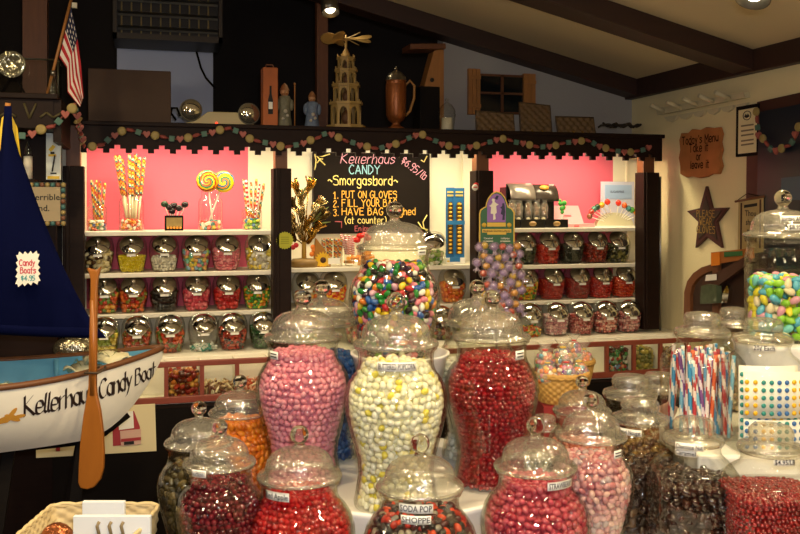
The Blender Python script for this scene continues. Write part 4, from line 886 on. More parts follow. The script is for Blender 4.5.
# dark pops in black box
p = PY(174, 220, 4.58); k = depthY(174, 4.58)/900; t = thing('display_box', 'small black display box with gold front between candy stick jars', 'box', (p.x, 4.58, 1.494))
b = MB(); b.b2((-9*k, -.03, 0), (9*k, .04, 15*k)); obj('carton', b, BLACK, t, .002); b = MB(); b.b2((-7.5*k, -.034, 4*k), (7.5*k, -.03, 13*k)); obj('front_picture', b, mat('dull_gold', '#8a7440', .6, noise=.3, scale=40), t)
b = MB()
for i, c in enumerate(range(5)): b.sphere((-6*k+3*k*i, -.032, 3*k), 1.3*k, 8, 6, (1, .5, 1))
obj('front_candy_dots', b, mat('orange_dots', '#d88a2a', .5), t)
for i, (a, c, m) in enumerate(((164.5, 204, 'dg'), (169, 207, 'bk'), (174, 205.5, 'bk'), (179, 208, 'bk'), (185, 204.5, 'bk'), (172, 211, 'bk'))):
    q = PY(a, c, 4.57+.008*(i % 3)); root = Vector((p.x+(q.x-p.x)*.4, 4.585, 1.54)); t = thing('wrapped_lollipop', ('dark green' if m == 'dg' else 'dark brown')+' wrapped lollipop in the small black display box', 'lollipop', tuple(q), 0, None if m == 'dg' else 'dark lollipops in the black display box')
    b = MB(); b.sphere((0, 0, 0), 3.4*k, 10, 8, (1.1, .8, 1)); obj('candy_head', b, mat('pop_green', '#27402a', .25) if m == 'dg' else mat('pop_dark', '#2a2124', .2), t); b = MB(); b.tube([(0, 0, 0), root-q], .003, 6); obj('stick', b, PAPER, t)
# ================================================================ middle shelf below the chalkboard
zs = 1.302; Y = 4.58
p = PY(304, 260, Y); k = depthY(304, Y)/900; t = thing('foil_bouquet', 'bouquet of gold foil wrapped flowers standing left of the chalkboard', 'bouquet', (p.x, Y, zs))
b = MB(); b.lathe([(0, 0), (13*k, 0), (14*k, 5*k), (11*k, 8*k), (0, 9*k)], 20, sq=3); obj('base', b, mat('bouquet_base', '#8a6a34', .5), t)
b = MB(); b.tube([(0, 0, 6*k), (0, 0, 25*k)], [2.6*k, 2.2*k], 10); obj('stem', b, mat('bouquet_stem', '#c39a3c', .5), t)
heads = [(-8, 78, 0), (5, 80, 1), (-2, 68, 0), (14, 62, 1), (-10, 60, 0), (9, 54, 0), (-4, 52, 1), (17, 50, 0), (-11, 44, 0), (3, 42, 0), (12, 38, 1), (-5, 34, 0), (6, 30, 0), (-12, 32, 0)]
DG = mat('dark_foil', '#6e5a34', .25, .9, bump=.6, bscale=70); SG = mat('silver_gold_foil', '#cbb98a', .2, 1, bump=.6, bscale=70)
for i, (a, c, kind) in enumerate(heads):
    b = MB(); o = Vector((a*k, random.uniform(-.03, .02), c*k)); ax = Vector((a*.8, random.uniform(-6, 0), 14)).normalized()
    for j in range(5):
        an = 2*PI*j/5+i; s = ax.orthogonal().normalized(); s = Matrix.Rotation(an, 3, ax) @ s; w2 = ax.cross(s)
        b.grid(lambda u, v: o+ax*((v-.45)*17*k)+s*((.6+4.6*v**1.6+1.2*math.sin(v*7+j))*k)+w2*((u-.5)*(2.2+6.5*v*(1.25-v))*k)+s*(.9*k*math.sin(u*9+i)), 4, 6)
    b.tube([o-ax*3*k, Vector((0, 0, 22*k))], .0025, 5); obj('foil_flower', b, [GOLD, SG, DG][(i*2+kind) % 3], t, 0, .0012)
b = MB()
for (a, c, d) in ((9, 45, (16, 9)), (8, 42, (18, 3)), (10, 48, (14, 12)), (-3, 72, (5, 9))): b.tube([(a*k, -.02, c*k), ((a+d[0]*.6)*k, -.03, (c+d[1]*.7)*k), ((a+d[0])*k, -.03, (c+d[1])*k)], [.004, .005, .001], 5)
obj('green_sprig', b, mat('sprig', '#6d7a34', .6), t)
for (a, c, m) in ((-9, 22, RED), (-12, 20, RED), (8, 20, ORANGE), (7, 13, ORANGE), (9, 17, ORANGE)): b = MB(); b.sphere((a*k, -.03, c*k), 2.6*k, 8, 6, (1, .6, 1)); obj('wrapped_sweet', b, m, t)
p = PY(322, 260, Y-.04); t = thing('sunflower_bag', 'brown paper bag printed with a big yellow sunflower beside the bouquet', 'bag', (p.x, Y-.04, zs))
b = MB(); b.prism([(-8*k, 0), (9*k, 0), (9*k, 9*k), (1*k, 20*k), (-6*k, 29*k), (-7*k, 20*k)], (0, 0, 0), (1, 0, 0), (0, 0, 1), (0, 1, 0), 0, .03); obj('bag_body', b, mat('bag_kraft', '#a8732c', .7), t, .002)
b = MB(); C0 = Vector((1*k, -.002, 7*k))
for i in range(16):
    a = 2*PI*i/16; u = Vector((math.cos(a), 0, math.sin(a))); w2 = Vector((-math.sin(a), 0, math.cos(a))); L = min(9, 9)*k
    P = [C0+u*2.5*k+w2*1.2*k, C0+u*2.5*k-w2*1.2*k, C0+u*6*k-w2*1.3*k, C0+u*L, C0+u*6*k+w2*1.3*k]
    P = [Vector((min(max(q.x, -8*k), 9*k), q.y-.001*(i % 2), max(q.z, .002))) for q in P]; b.add(P, [(0, 1, 2, 3, 4)])
obj('sunflower_petals', b, mat('petal', '#f0bf1c', .6), t, 0, .001); b = MB(); b.lathe([(0, 0), (3*k, 0), (3*k, .003), (0, .004)], 18, C0, rotx(PI/2)); obj('sunflower_centre', b, mat('seed', '#4a2c14', .8), t)
for (a, tips, key, lab) in ((333, [(323.5, 238.5), (327.5, 238), (331, 238.5), (335.5, 238.5), (339.5, 239), (341, 240)], ['fruit', 'rainbow'], 'striped candy stick in the square clear cup below the chalkboard'),):
    q = PY(332, 260, Y); kk = depthY(332, Y)/900; c = thing('square_clear_cup', 'square clear cup of striped candy sticks below the chalkboard', 'cup', (q.x, Y, zs)); b = MB(); b.lathe([(.03, .002), (9.5*kk, .002), (10*kk, 28*kk)], 24, sq=6); obj('cup_body', b, SGLASS, c)
    b = MB(); b.b2((-6*kk, -10.4*kk, 3*kk), (6*kk, -10.2*kk, 9*kk)); obj('price_label', b, PAPER, c)
    sticks(332, 18, 238, Y, zs, tips, key, lab, 'candy sticks in the square clear cup', 1.3, conv=.85); sticks(332, 18, 238, Y+.03, zs, [(329, 240), (338, 241)], ['red_white'], lab, 'candy sticks in the square clear cup', 1.3, conv=.85)
q = PY(358, 260, Y); kk = depthY(358, Y)/900; c = thing('round_clear_tub', 'round clear tub of orange and red sweets under the chalkboard', 'tub', (q.x, Y, zs)); b = MB(); b.lathe([(.03, .002), (13*kk, .002), (14.5*kk, 20*kk), (15*kk, 21*kk)], 26); obj('tub_body', b, SGLASS, c)
for i in range(14):
    a = random.uniform(-10, 10)*kk; o = obj('wrapped_taffy', MB().tube([(0, 0, -.028), (0, 0, -.018), (0, 0, -.015), (0, 0, .015), (0, 0, .018), (0, 0, .028)], [.010, .003, .009, .009, .003, .010], 8), mat('taffy_%d' % (i % 2), ('#f09028', '#f2a53c')[i % 2], .35))
    tag(o, 'orange wrapped taffy in the round clear tub', 'sweet', 'orange taffies in the round clear tub'); o.location = (q.x+a, Y+random.uniform(-.045, .03), zs+.02+.012*(i//3)); o.rotation_euler = (random.uniform(0, 3), random.uniform(0, 3), random.uniform(0, 3))
sticks(358, 26, 235, Y, zs, [(341, 234), (345, 235), (349, 235), (353, 236), (350, 238), (346, 239), (343, 238)], ['red_white'], 'red and white peppermint stick in the round clear tub', 'peppermint sticks in the round clear tub', 1.2, .06, conv=.7)
for (a, cc) in ((360, 236), (365, 235), (368, 238), (357, 240)):
    qq = PY(a, cc, Y-.02); o = obj('red_lollipop', MB().sphere((0, 0, 0), .017, 12, 8, (1.2, .8, .9)), mat('pop_red', '#d8251f', .2, coat=.5)); o.location = qq; obj('stick', MB().tube([(0, 0, 0), Vector((q.x, Y, zs+.03))-qq], .003, 6), PAPER, o); tag(o, 'shiny red lollipop rising from the round clear tub', 'lollipop', 'red lollipops in the round clear tub')
# blue packs
for i, (a, c2, t0) in enumerate(((446, 454.5, 187.5), (454, 464.5, 188))):
    A, B = PY(a, t0, 4.60-.008*i), PY(c2, 268, 4.60-.008*i); y = 4.60-.008*i; t = thing('blue_candy_pack', ('left' if i == 0 else 'right')+' of two tall blue cards of gold coin candy right of the chalkboard', 'candy pack', (0, 0, 0)); wd = B.x-A.x
    b = MB(); b.b2((A.x, y, zs+.03), (B.x, y+.006, A.z)); obj('card', b, mat('pack_blue', '#2f74ae', .4), t, .001)
    b = MB(); zt_ = PY(a, 202, y).z; zb_ = PY(a, 254, y).z
    b.prism([(wd*.2, zb_), (wd*.8, zb_), (wd*.8, zt_-.02), (wd*.66, zt_), (wd*.34, zt_), (wd*.2, zt_-.02)], (A.x, y, 0), (1, 0, 0), (0, 0, 1), (0, -1, 0), 0, .003); obj('window_backing', b, mat('pack_dark', '#5a4620', .5), t)
    for j in range(13):
        z = zb_+.008+(zt_-zb_-.02)*j/12; b = MB(); b.sphere((A.x+wd*.5, y-.006, z), wd*.2, 8, 6, (1, .4, .62)); obj('gold_candy', b, mat('pack_gold', '#e6b52a', .3, coat=.4), t)
    b = MB(); zl = PY(a, 222, y).z; b.b2((A.x+.002, y-.012, zl-.014), (B.x-.002, y-.009, zl+.008)); obj('blue_band', b, mat('pack_blue2', '#3a86c0', .4), t)
    b = MB(); zl = PY(a, 193, y).z
    for j in range(2): b.b2((A.x+wd*.15, y-.002, zl-j*.018), (A.x+wd*.85, y, zl-j*.018+.010))
    obj('yellow_print', b, mat('pack_yellow', '#d8c46a', .5), t)
A, B = PY(446, 258, 4.58), PY(465, 268, 4.58); b = MB(); b.b2((A.x, 4.575, zs), (B.x, 4.64, A.z)); o = obj('pack_stand', b, WHITE, None, .002); tag(o, 'small white stand box under the two blue candy cards', 'stand'); b = MB(); b.b2((A.x+.02, 4.573, zs+.012), (B.x-.03, 4.575, zs+.035)); obj('blue_print', b, mat('pack_blue', '', 0), o); b = MB(); b.b2((A.x+.005, 4.572, zs+.012), (A.x+.018, 4.575, zs+.02)); obj('yellow_print', b, YELLOW, o)
# ================================================================ right bay top shelf
zs = 1.494
def carton(px0, px1, pyt, pyb, label, oval):
    y0 = 4.66; A, B = PY(px0, pyt, y0), PY(px1, pyb, y0); t = thing('black_display_carton', label, 'carton', (A.x, y0, 0)); wd = B.x-A.x; zt_ = A.z; zb_ = PY(px0, pyb, y0).z
    b = MB(); b.b2((0, .0, zs), (wd, .012, zt_)); b.b2((0, .0, zs), (.006, .1, zt_-.02)); b.b2((wd-.006, 0, zs), (wd, .1, zt_-.02)); b.b2((0, -.07, zs), (wd, .1, zs+.006)); obj('carton_body', b, BLACKGLOSS, t, .001)
    b = MB(); k = depthY(px0, y0)/900; n = 8
    b.grid(lambda u, v: (u*wd, .012-.075*math.sin(v*PI/2)*1.0, zt_+.0-(1-math.cos(v*PI/2))*17*k), 2, n); obj('curved_lid', b, mat('carton_sheen', '#8e857c', .3, .55) if not oval else mat('carton_sheen2', '#3a322c', .25, .2), t, 0, .004)
    b = MB(); b.b2((wd*.75, -.012, zt_-.012), (wd*.95, -.008, zt_+.0)); obj('price_tag', b, PAPER, t)
    if oval: b = MB(); b.lathe([(0, 0), (.026, 0), (.026, .003), (0, .004)], 24, (wd*.42, -.047, zt_-.018), rotx(PI/2.6) @ Matrix.Diagonal((1.1, .55, .5))); o = obj('gold_oval', b, mat('oval_gold', '#b07a24', .5), t)
carton(506.5, 531, 183.5, 203, 'left black display carton with shiny curved lid on shelf', False); carton(531, 554, 184.5, 203, 'right black display carton with gold oval on its lid', True)
for i, (a, c2) in enumerate(((496, 520.5), (520.5, 545), (545, 568.5))):
    A, B = PY(a+.3, 219.5, 4.53), PY(c2-.3, 228, 4.53); t = thing('black_tray_box', ['left end', 'middle', 'right end'][i]+' low black tray box with gold oval before the cartons', 'tray box', (0, 0, 0)); b = MB(); b.b2((A.x, 4.53, zs), (B.x, 4.6, A.z)); obj('tray_box', b, BLACKGLOSS, t, .001); b = MB(); R = rotx(PI/2); b.lathe([(0, 0), (.022, 0), (.022, .002), (0, .003)], 20, ((A.x+B.x)/2, 4.53, (A.z+zs)/2), R @ Matrix.Diagonal((1, .62, 1))); obj('gold_oval', b, mat('oval_dark', '#8a6a34', .4), t)
BAGC = thin_glass('cellophane', tint=(.95, .93, .86), base=.15, bump=.9, rough=.1, haze=.14)
for i, a in enumerate((513, 519.5, 529, 537, 544.5)):
    A = PY(a, 219, 4.60); k = depthY(a, 4.6)/900; t = thing('pretzel_bag', f'cellophane bag of chocolate pretzels, {ORD[i]} from left in the black cartons', 'candy bag', (A.x, 4.61, zs+.006)); H = 27*k
    b = MB(); b.lathe([(.004, 0), (3.2*k, .004), (3.8*k, H*.5), (4.2*k, H*.72), (3.0*k, H*.9), (3.8*k, H)], 12, sq=3); obj('cellophane', b, BAGC, t)
    for j in range(3):
        b = MB(); b.sphere((random.uniform(-1, 1)*k, 0, H*(.5+.15*j)), 2.6*k, 9, 7, (1, .6, 1)); obj('chocolate_pretzel', b, mat('choc_%d' % (j % 2), ('#8a5a30', '#d8a860')[(i+j) % 2 if i > 2 else 0], .3), t)
    b = MB(); b.sphere((0, 0, H*.2), 2.8*k, 9, 7, (1, .6, 1.5)); obj('white_chocolate', b, mat('white_choc', '#e8dcc0', .4), t)
A, B = PY(555, 206.5, 4.70), PY(583, 224, 4.70); t = thing('pink_display_case', 'pale pink cardboard display sheet leaning against the pink wall', 'card', (0, 0, 0))
b = MB(); b.add([PY(554, 206, 4.74), PY(578, 206, 4.74), PY(584, 225, 4.62), PY(554, 225, 4.62)], [(3, 2, 1, 0)]); obj('sheet', b, mat('pale_pink', '#e39a9e', .6), t, 0, .006); b = MB(); b.add([PY(564, 214.6, 4.675), PY(571, 214.6, 4.675), PY(571.3, 215.6, 4.665), PY(564, 215.6, 4.665)], [(3, 2, 1, 0)]); obj('print_line', b, mat('pink_print', '#c9848c', .6), t, 0, .004)
A, B = PY(566, 224, 4.54), PY(595, 229, 4.54); b = MB(); b.b2((A.x, 4.54, zs), (B.x, 4.62, zs+.022)); o = obj('pink_box', b, mat('pale_pink2', '#eaa5a8', .5), None, .002); tag(o, 'low pale pink box lying in front of the pink display sheet', 'box')
b = MB(); b.b2((A.x+.05, 4.539, zs+.006), (A.x+.08, 4.54, zs+.012)); obj('print_mark', b, RED, o)
q = PY(562, 216, 4.58); k = depthY(562, 4.58)/900; t = thing('green_clip_lollipop', 'green plant shaped clip standing between black trays and pink sheet', 'clip', (q.x, 4.58, zs)); b = MB(); b.tube([(0, 0, 0), (0, 0, 20*k)], .005, 8); obj('white_stick', b, PAPER, t)
b = MB()
for (x, z, s) in ((-2, 24, 2.6), (2.2, 24.5, 2.8), (-.5, 19, 2.6), (1.5, 20, 2.4), (0, 15.5, 2.2), (-2.5, 27, 1.6)): b.sphere((x*k, -.004, z*k), s*k, 9, 7, (1, .5, 1))
obj('green_leaves', b, mat('leaf_green', '#3f9a3c', .45), t)
# lollipop fan
q = PY(615.5, 228, 4.60); k = depthY(615.5, 4.6)/900; t = thing('lollipop_fan_stand', 'white half-round stand fanning out small lollipops at shelf end', 'stand', (q.x, 4.60, zs))
b = MB(); b.prism([(-21*k, 0), (21*k, 0)]+[(21*k*math.cos(PI*i/24), 14.5*k*math.sin(PI*i/24)) for i in range(1, 24)], (0, 0, 0), (1, 0, 0), (0, 0, 1), (0, 1, 0), 0, .04); obj('half_disc', b, mat('fan_cream', '#cfc9a8', .6), t, .002)
b = MB(); b.b2((-23*k, -.005, 0), (23*k, .06, .008)); obj('foot', b, WHITE, t)
pops = [(589.5, 216.5, 'brown', '#7a4a2a'), (591.5, 212, 'dark red', '#b8382a'), (594, 209, 'teal', '#4a7a6a'), (597.5, 207, 'green', '#7a9a4a'), (602, 205, 'amber', '#e0a02a'), (607.5, 202, 'bright red', '#e03a24'), (618.5, 203, 'scarlet', '#d8301e'), (624.5, 205.5, 'orange red', '#e0622a'), (628.5, 208.5, 'blue green', '#4a8a8a'), (632, 210, 'leaf green', '#4a9a3a'), (636, 212, 'orange', '#f0a43a'), (641, 214, 'white', '#efe8d8')]
for (a, c, nm, col) in pops:
    P_ = PY(a, c, 4.60); d = (Vector((q.x, 4.60, zs+2*k))-P_); e = d*.55; t = thing('small_lollipop', f'{nm} lollipop stuck in the white half-round fan stand', 'lollipop', tuple(P_)); b = MB(); b.sphere((0, 0, 0), 2.9*k, 10, 8); b.lathe([(2.5*k, -.004), (3.2*k, 0), (2.5*k, .004)], 12, (0, 0, 0), rotx(PI/2)); obj('candy_head', b, mat('pop_'+nm.replace(' ', '_'), col, .2, coat=.5), t); b = MB(); b.tube([(0, 0, 0), e], .0025, 6); obj('stick', b, PAPER, t)
A, B = PY(601.5, 181.5, 4.73), PY(634.5, 204, 4.73); t = thing('framed_blue_sign', 'white framed sign with pale blue panel above the lollipop fan', 'sign', (0, 0, 0))
b = MB(); b.b2((A.x, 4.73, zs), (B.x, 4.745, A.z)); obj('frame', b, mat('frame_white', '#c6c8dc', .4), t, .002); b = MB(); b.b2((A.x+.022, 4.727, B.z+.03), (B.x-.02, 4.73, A.z-.02)); obj('blue_panel', b, mat('panel_blue', '#9db7dd', .5), t)
O = Vector(((A.x+B.x)/2-.008, 4.7255, (A.z+B.z)/2+.0)); printed('lettering', 'SUGARFREE', .018, lambda x, y: O+Vector((x, 0, y)), mat('sign_ink', '#5a6486', .6), t, .09)
# ================================================================ bin contents
def bin_fill(px, Y0, cname, cols, h, kind='chunk'):
    x = PY(px, 380, 4.1).x; i = max(j for j in range(len(bx)) if bx[j] < x); cx = (bx[i]+bx[i+1])/2; P = {'chunk': (.014, .011, blob(7, 5, .011, .009, .014, 0, .7)), 'ball': (.010, .010, blob(7, 5, .010, .010, .010)), 'stick': (.03, .006, blob(6, 4, .006, .006, .03, 0, .7))}[kind]
    me = fill_mesh('bin_candy', [(.067, 0), (.067, h+.05)], .003, h, P[0], P[1], P[2], 8, 2, .8)
    o = stuff('bin_candy', me, palette('bin_'+cname.replace(' ', '_'), cols), f'{cname} candy heaped in the counter bin behind glass', 'candy', (cx, 4.18, .755)); return o
bin_fill(175, 0, 'red and amber wrapped', ['#a83a20', '#c8742a', '#5a2a18', '#d8a04a', '#8a2a1e'], .115); bin_fill(207, 0, 'brown and cream wrapped', ['#8a6a44', '#c8a87a', '#6a3a24', '#d8c8a0'], .05, 'stick')
bin_fill(242, 0, 'orange and pink stick', ['#c8603a', '#e0a88a', '#b84a2a', '#d8c0a0'], .05, 'stick'); bin_fill(276, 0, 'dark red', ['#5a1a1a', '#7a2a24', '#3a1210'], .07)
bin_fill(607, 0, 'blue white red wrapped', ['#5a7a9a', '#d8d0c0', '#b84a3a', '#7a9a7a', '#c88a5a'], .10); bin_fill(633, 0, 'red and green foil', ['#8a1e1e', '#1e5a2a', '#4a1414', '#2a7a3a', '#20140f'], .125); bin_fill(657, 0, 'olive and gold wrapped', ['#6a6a2a', '#a8983a', '#4a5a24', '#8a7a3a'], .115); bin_fill(683, 0, 'brown wrapped', ['#6a4a2a', '#9a7a4a'], .1)
# ================================================================ lollipop rack with green sign (in front of the right shelves)
ZD = 4.15; kd = ZD/900
def L(px, py, d=0): return W(px, py, ZD+d)
base = L(497, 345); t = thing('lollipop_rack', 'wire lollipop rack topped by arched green sign', 'rack', (base.x, base.y, .915), -YAW)
def l(px, py, d=0): return ((px-497)*kd, d, (345-py)*kd+base.z-.915)
z0 = base.z-.915
b = MB(); b.lathe([(0, 0), (.07, 0), (.07, .012), (0, .014)], 20); b.tube([(0, .02, 0), (0, .02, l(497, 200)[2])], .006, 8); obj('wire_frame', b, STEEL, t)
ol = [(479, 262), (479, 214), (480, 210), (483, 207.5), (485.5, 206.5), (486, 203), (488, 198), (491.5, 193.5), (496, 191), (501, 192.5), (505, 197), (507, 203), (508, 206.5), (512, 208.5), (514.5, 212), (514.5, 262)]
def shp(pts, d0, d): return MB().prism([(l(a, c)[0], l(a, c)[2]) for a, c in pts][::-1], (0, 0, 0), (1, 0, 0), (0, 0, 1), (0, -1, 0), d0, d0+d)
obj('sign_board', shp(ol, 0, .006), GOLDP, t); cx, cy = 496.8, 228
obj('sign_face', shp([(cx+(a-cx)*.93, cy+(c-cy)*.965) for a, c in ol], .006, .001), GREENS, t)
obj('purple_panel', shp([(487, 222), (487, 204), (489.5, 198), (493, 194.5), (497, 193.5), (501, 195.5), (504, 200), (505.5, 205), (505.5, 222)], .007, .001), PURPLE, t)
KID = mat('sign_cream', '#e6dfd0', .6); KIDN = mat('sign_navy', '#262348', .6)
o = obj('white_child_silhouette', shp([(489, 206), (491, 204.5), (492.5, 202), (491.5, 200), (492.5, 198.5), (494.5, 199), (494.5, 202), (496.5, 203.5), (498.5, 204.5), (496, 206), (496.5, 213), (495, 214), (495.5, 219), (493, 220), (493, 214), (490.5, 213.5), (491, 207)], .008, .001), KID, t)
obj('navy_child_silhouette', shp([(500, 207.5), (502, 206), (502, 203.5), (504, 203), (504.5, 206), (505, 212), (504.5, 217), (504.5, 220), (502, 220), (502.5, 215), (500.5, 214), (501.5, 209)], .008, .001), KIDN, t)
obj('kite_silhouette', shp([(494.5, 198.5), (496.5, 195.5), (498.5, 196), (497, 200)], .008, .001), KIDN, t)
obj('gold_plate', shp([(487, 226.5), (487, 222.5), (505.5, 222.5), (505.5, 226.5)], .008, .002), GOLDP, t); obj('gold_band', shp([(482, 232.5), (482, 229), (511, 229), (511, 232.5), (506, 232.5), (506, 234.5), (487, 234.5), (487, 232.5)], .008, .001), GOLDP, t)
for a in (484, 509): b = MB(); b.lathe([(0, .008), (2.3*kd, .008), (2.3*kd, .01), (0, .011)], 16, l(a, 225), rotx(PI/2)); obj('gold_medallion', b, GOLDP, t)
for s, a, c, h, w2, m in (('SWEET TREAT', 496.5, 225.7, .012, .07, GREENS), ('Handmade Gourmet Lollipops', 496.5, 231.7, .013, .125, INK), ('Caramel', 488, 239, .012, .04, KID), ('Lollipops', 505, 239, .012, .04, KID)):
    if s.startswith('SWEET'): continue
    O = Vector(l(a, c, -.0108)); printed('lettering', s, h, lambda x, y: O+Vector((x, 0, y)), m, t, w2)
for a in (488, 505): obj('text_line', shp([(a-5, 241.5), (a-5, 240.7), (a+5, 240.7), (a+5, 241.5)], .0075, .001), KID, t)
CWRAP = thin_glass('clear_wrap', tint=(.95, .92, .95), edge=(.6, .5, .6), bump=.9, rough=.15, base=.14, haze=.05)
WRAP = thin_glass('purple_wrap', tint=(.84, .78, .9), edge=(.6, .5, .7), bump=.9, rough=.15, base=.15, haze=.3, hazecol=(.62, .5, .72)); PCOL = [('lavender', '#b894c4'), ('amber', '#f0a820'), ('lavender', '#b894c4'), ('orange red', '#e0481e'), ('violet', '#8a5a9e'), ('yellow', '#ecc42a')]
npop = 0
for row in range(9):
    y = 247+row*9.2
    for j in range(6):
        a = 479+j*7.6+(row % 2)*3.2+random.uniform(-2.2, 2.2); c = y+random.uniform(-3.5, 3.5)
        if a > 521 or (a < 482 and row > 6) or (494 < a < 500 and row > 2): continue
        P_ = L(a, c, -.05-.05*math.cos((a-497)/24*1.4)); nm, col = PCOL[(row*7+j*5) % 6]
        o = thing('wrapped_lollipop', f'{nm} cellophane-wrapped lollipop on the rack under the green sign', 'lollipop', tuple(P_), -YAW, f'{nm} lollipops on the wire rack')
        b = MB(); b.sphere((0, 0, 0), 3.3*kd, 10, 8, (1.1, .75, 1)); obj('candy_head', b, mat('rack_'+nm.replace(' ', '_'), col, .3, coat=.3), o)
        b = MB(); s = random.uniform(-1, 1); b.lathe([(3.0*kd, 4.6*kd), (5.0*kd, 2.2*kd), (5.3*kd, -1.4*kd), (1.2*kd, -4.4*kd), (4.2*kd, -8*kd)], 9, R=roty(s*.9)); obj('wrapper', b, WRAP if nm in ('lavender', 'violet') else CWRAP, o)
        b = MB(); b.tube([(0, 0, 0), (0, .09, -.05)], .0022, 5); obj('stick', b, PAPER, o)
# ================================================================ display tables and white tiers
TZ = .78
def crz(o): o.rotation_euler = (0, 0, -YAW)
t = thing('display_table', 'long white-topped display table with black skirt carrying all glass jars', 'table', tuple(XZ(0, 0, 0)), -YAW)
b = MB(); b.b2((-.55, 1.785, TZ-.03), (1.95, 3.0, TZ)); obj('tabletop', b, WHITE, t, .004)
b = MB(); b.b2((-.53, 1.80, 0), (1.93, 2.98, TZ-.031)); obj('skirt', b, mat('black_cloth', '#15110f', .9), t)
C2 = (0.0, 2.38)
t = thing('tiered_stand', 'white round tiered stand under the pink, cream and red jars', 'stand', tuple(XZ(C2[0], C2[1], TZ)), -YAW)
b = MB(); b.lathe([(0, 0), (.31, 0), (.345, .125), (.35, .135), (.345, .14), (.33, .136), (0, .134)], 64); obj('lower_tier', b, WHITE, t)
T2 = TZ+.134
t = thing('white_pedestal_bowl', 'white pedestal bowl on the tiered stand holding the tall mixed jar', 'bowl', tuple(XZ(C2[0], C2[1], TZ)), -YAW)
b = MB(); b.lathe([(0, .134), (.085, .134), (.085, .325), (0, .325)], 40); obj('column', b, WHITE, t)
b = MB(); b.lathe([(0, .325), (.10, .325), (.125, .44), (.131, .447), (.131, .452), (.121, .45), (.095, .345), (0, .343)], 48); obj('top_tub', b, WHITE, t)
T3 = TZ+.345
CR = (1.08, 2.62)
t = thing('square_riser', 'white square riser under the straw, dots and pastel almond jars', 'stand', tuple(XZ(CR[0], CR[1], TZ)), -YAW)
b = MB(); PG = [(-.325, -.34), (.5, -.34), (.5, .33), (-.14, .33), (-.325, .0)]; b.prism(PG, (0, 0, 0), (1, 0, 0), (0, 1, 0), (0, 0, 1), .15, .205); b.prism([(x*.88, y*.85) for x, y in PG], (0, 0, 0), (1, 0, 0), (0, 1, 0), (0, 0, 1), 0, .15); obj('riser', b, WHITE, t, .008)
t = thing('white_tub', 'white tub on the square riser under the pastel almond jar', 'tub', tuple(XZ(CR[0], CR[1], TZ)), -YAW)
b = MB(); b.lathe([(0, .205), (.105, .205), (.13, .45), (.136, .46), (.13, .466), (0, .466)], 40, (.0-.016, -.12+.0, 0)); obj('tub_body', b, WHITE, t)
TR2 = TZ+.205; TR3 = TZ+.466
# ================================================================ jar builders
U = 45.5
URN = [(34, 0), (37, 1.5), (37.5, 5), (35.5, 14), (33.2, 30), (34.5, 42), (38, 55), (42, 70), (44.6, 82), (45.5, 92), (45, 99), (43, 107), (39, 114), (35.2, 119), (33.4, 125), (33.4, 133), (34.5, 137), (36.5, 138.5), (36.5, 141)]
SQUAT = [(33, 0), (36, 1.5), (37, 4), (40, 14), (45, 28), (49, 42), (50.5, 52), (50, 62), (47, 72), (42, 80), (37, 85.5), (34.5, 90), (34, 98), (35.5, 102), (37, 103), (37, 106)]
STRAIGHT = [(30, 0), (35, 2), (36, 6), (36.5, 40), (36.5, 75), (36, 84), (34.5, 90), (33.5, 95), (35, 99), (36.5, 100), (36.5, 103)]
COOK = [(36, 0), (40.5, 1.5), (43, 6), (43, 74), (42, 82), (38, 90), (31, 96), (27, 99), (26.5, 104), (28, 106), (28, 108)]
def lidp(r, z, ball=True, k=1.0):
    if ball: return [(r*.92, z-1), (r*1.02, z), (r*1.04, z+2), (r*1.0, z+4), (r*.88, z+5), (r*.84, z+7), (r*.83, z+11), (r*.79, z+16), (r*.70, z+20.5), (r*.55, z+24), (r*.36, z+26), (r*.2, z+27), (r*.15, z+28), (r*.13, z+30)]
    return [(r*.9, z-1), (r*1.05, z), (r*1.08, z+3), (r*1.04, z+6), (r*.86, z+8), (r*.70, z+9), (r*.68, z+12), (r*.72, z+16), (r*.70, z+20), (r*.6, z+23.5), (r*.3, z+25), (0, z+25.3)]
def sticker(t, r, z, a0, w, h, text, nm='label_sticker', lines=False, size=None):
    fn = lambda x, y, d=.0015: Vector(((r+d)*math.sin(a0+x/r), -(r+d)*math.cos(a0+x/r), z+y))
    b = MB(); b.grid(lambda u, v: fn((u-.5)*w, (v-.5)*h, .001), 8, 1, True); o = obj(nm, b, PAPER, t, 0, .0006)
    if lines:
        b = MB()
        for q in (.18, -.18): b.grid(lambda u, v: fn((u-.5)*w*.75, q*h+(v-.5)*h*.14, .0022), 6, 1)
        obj('label_print', b, INK, o)
    elif text: printed('lettering', text, size or h*.95, lambda x, y: fn(x, y-h*.3, .0024), INK, o, w*.92)
    return o
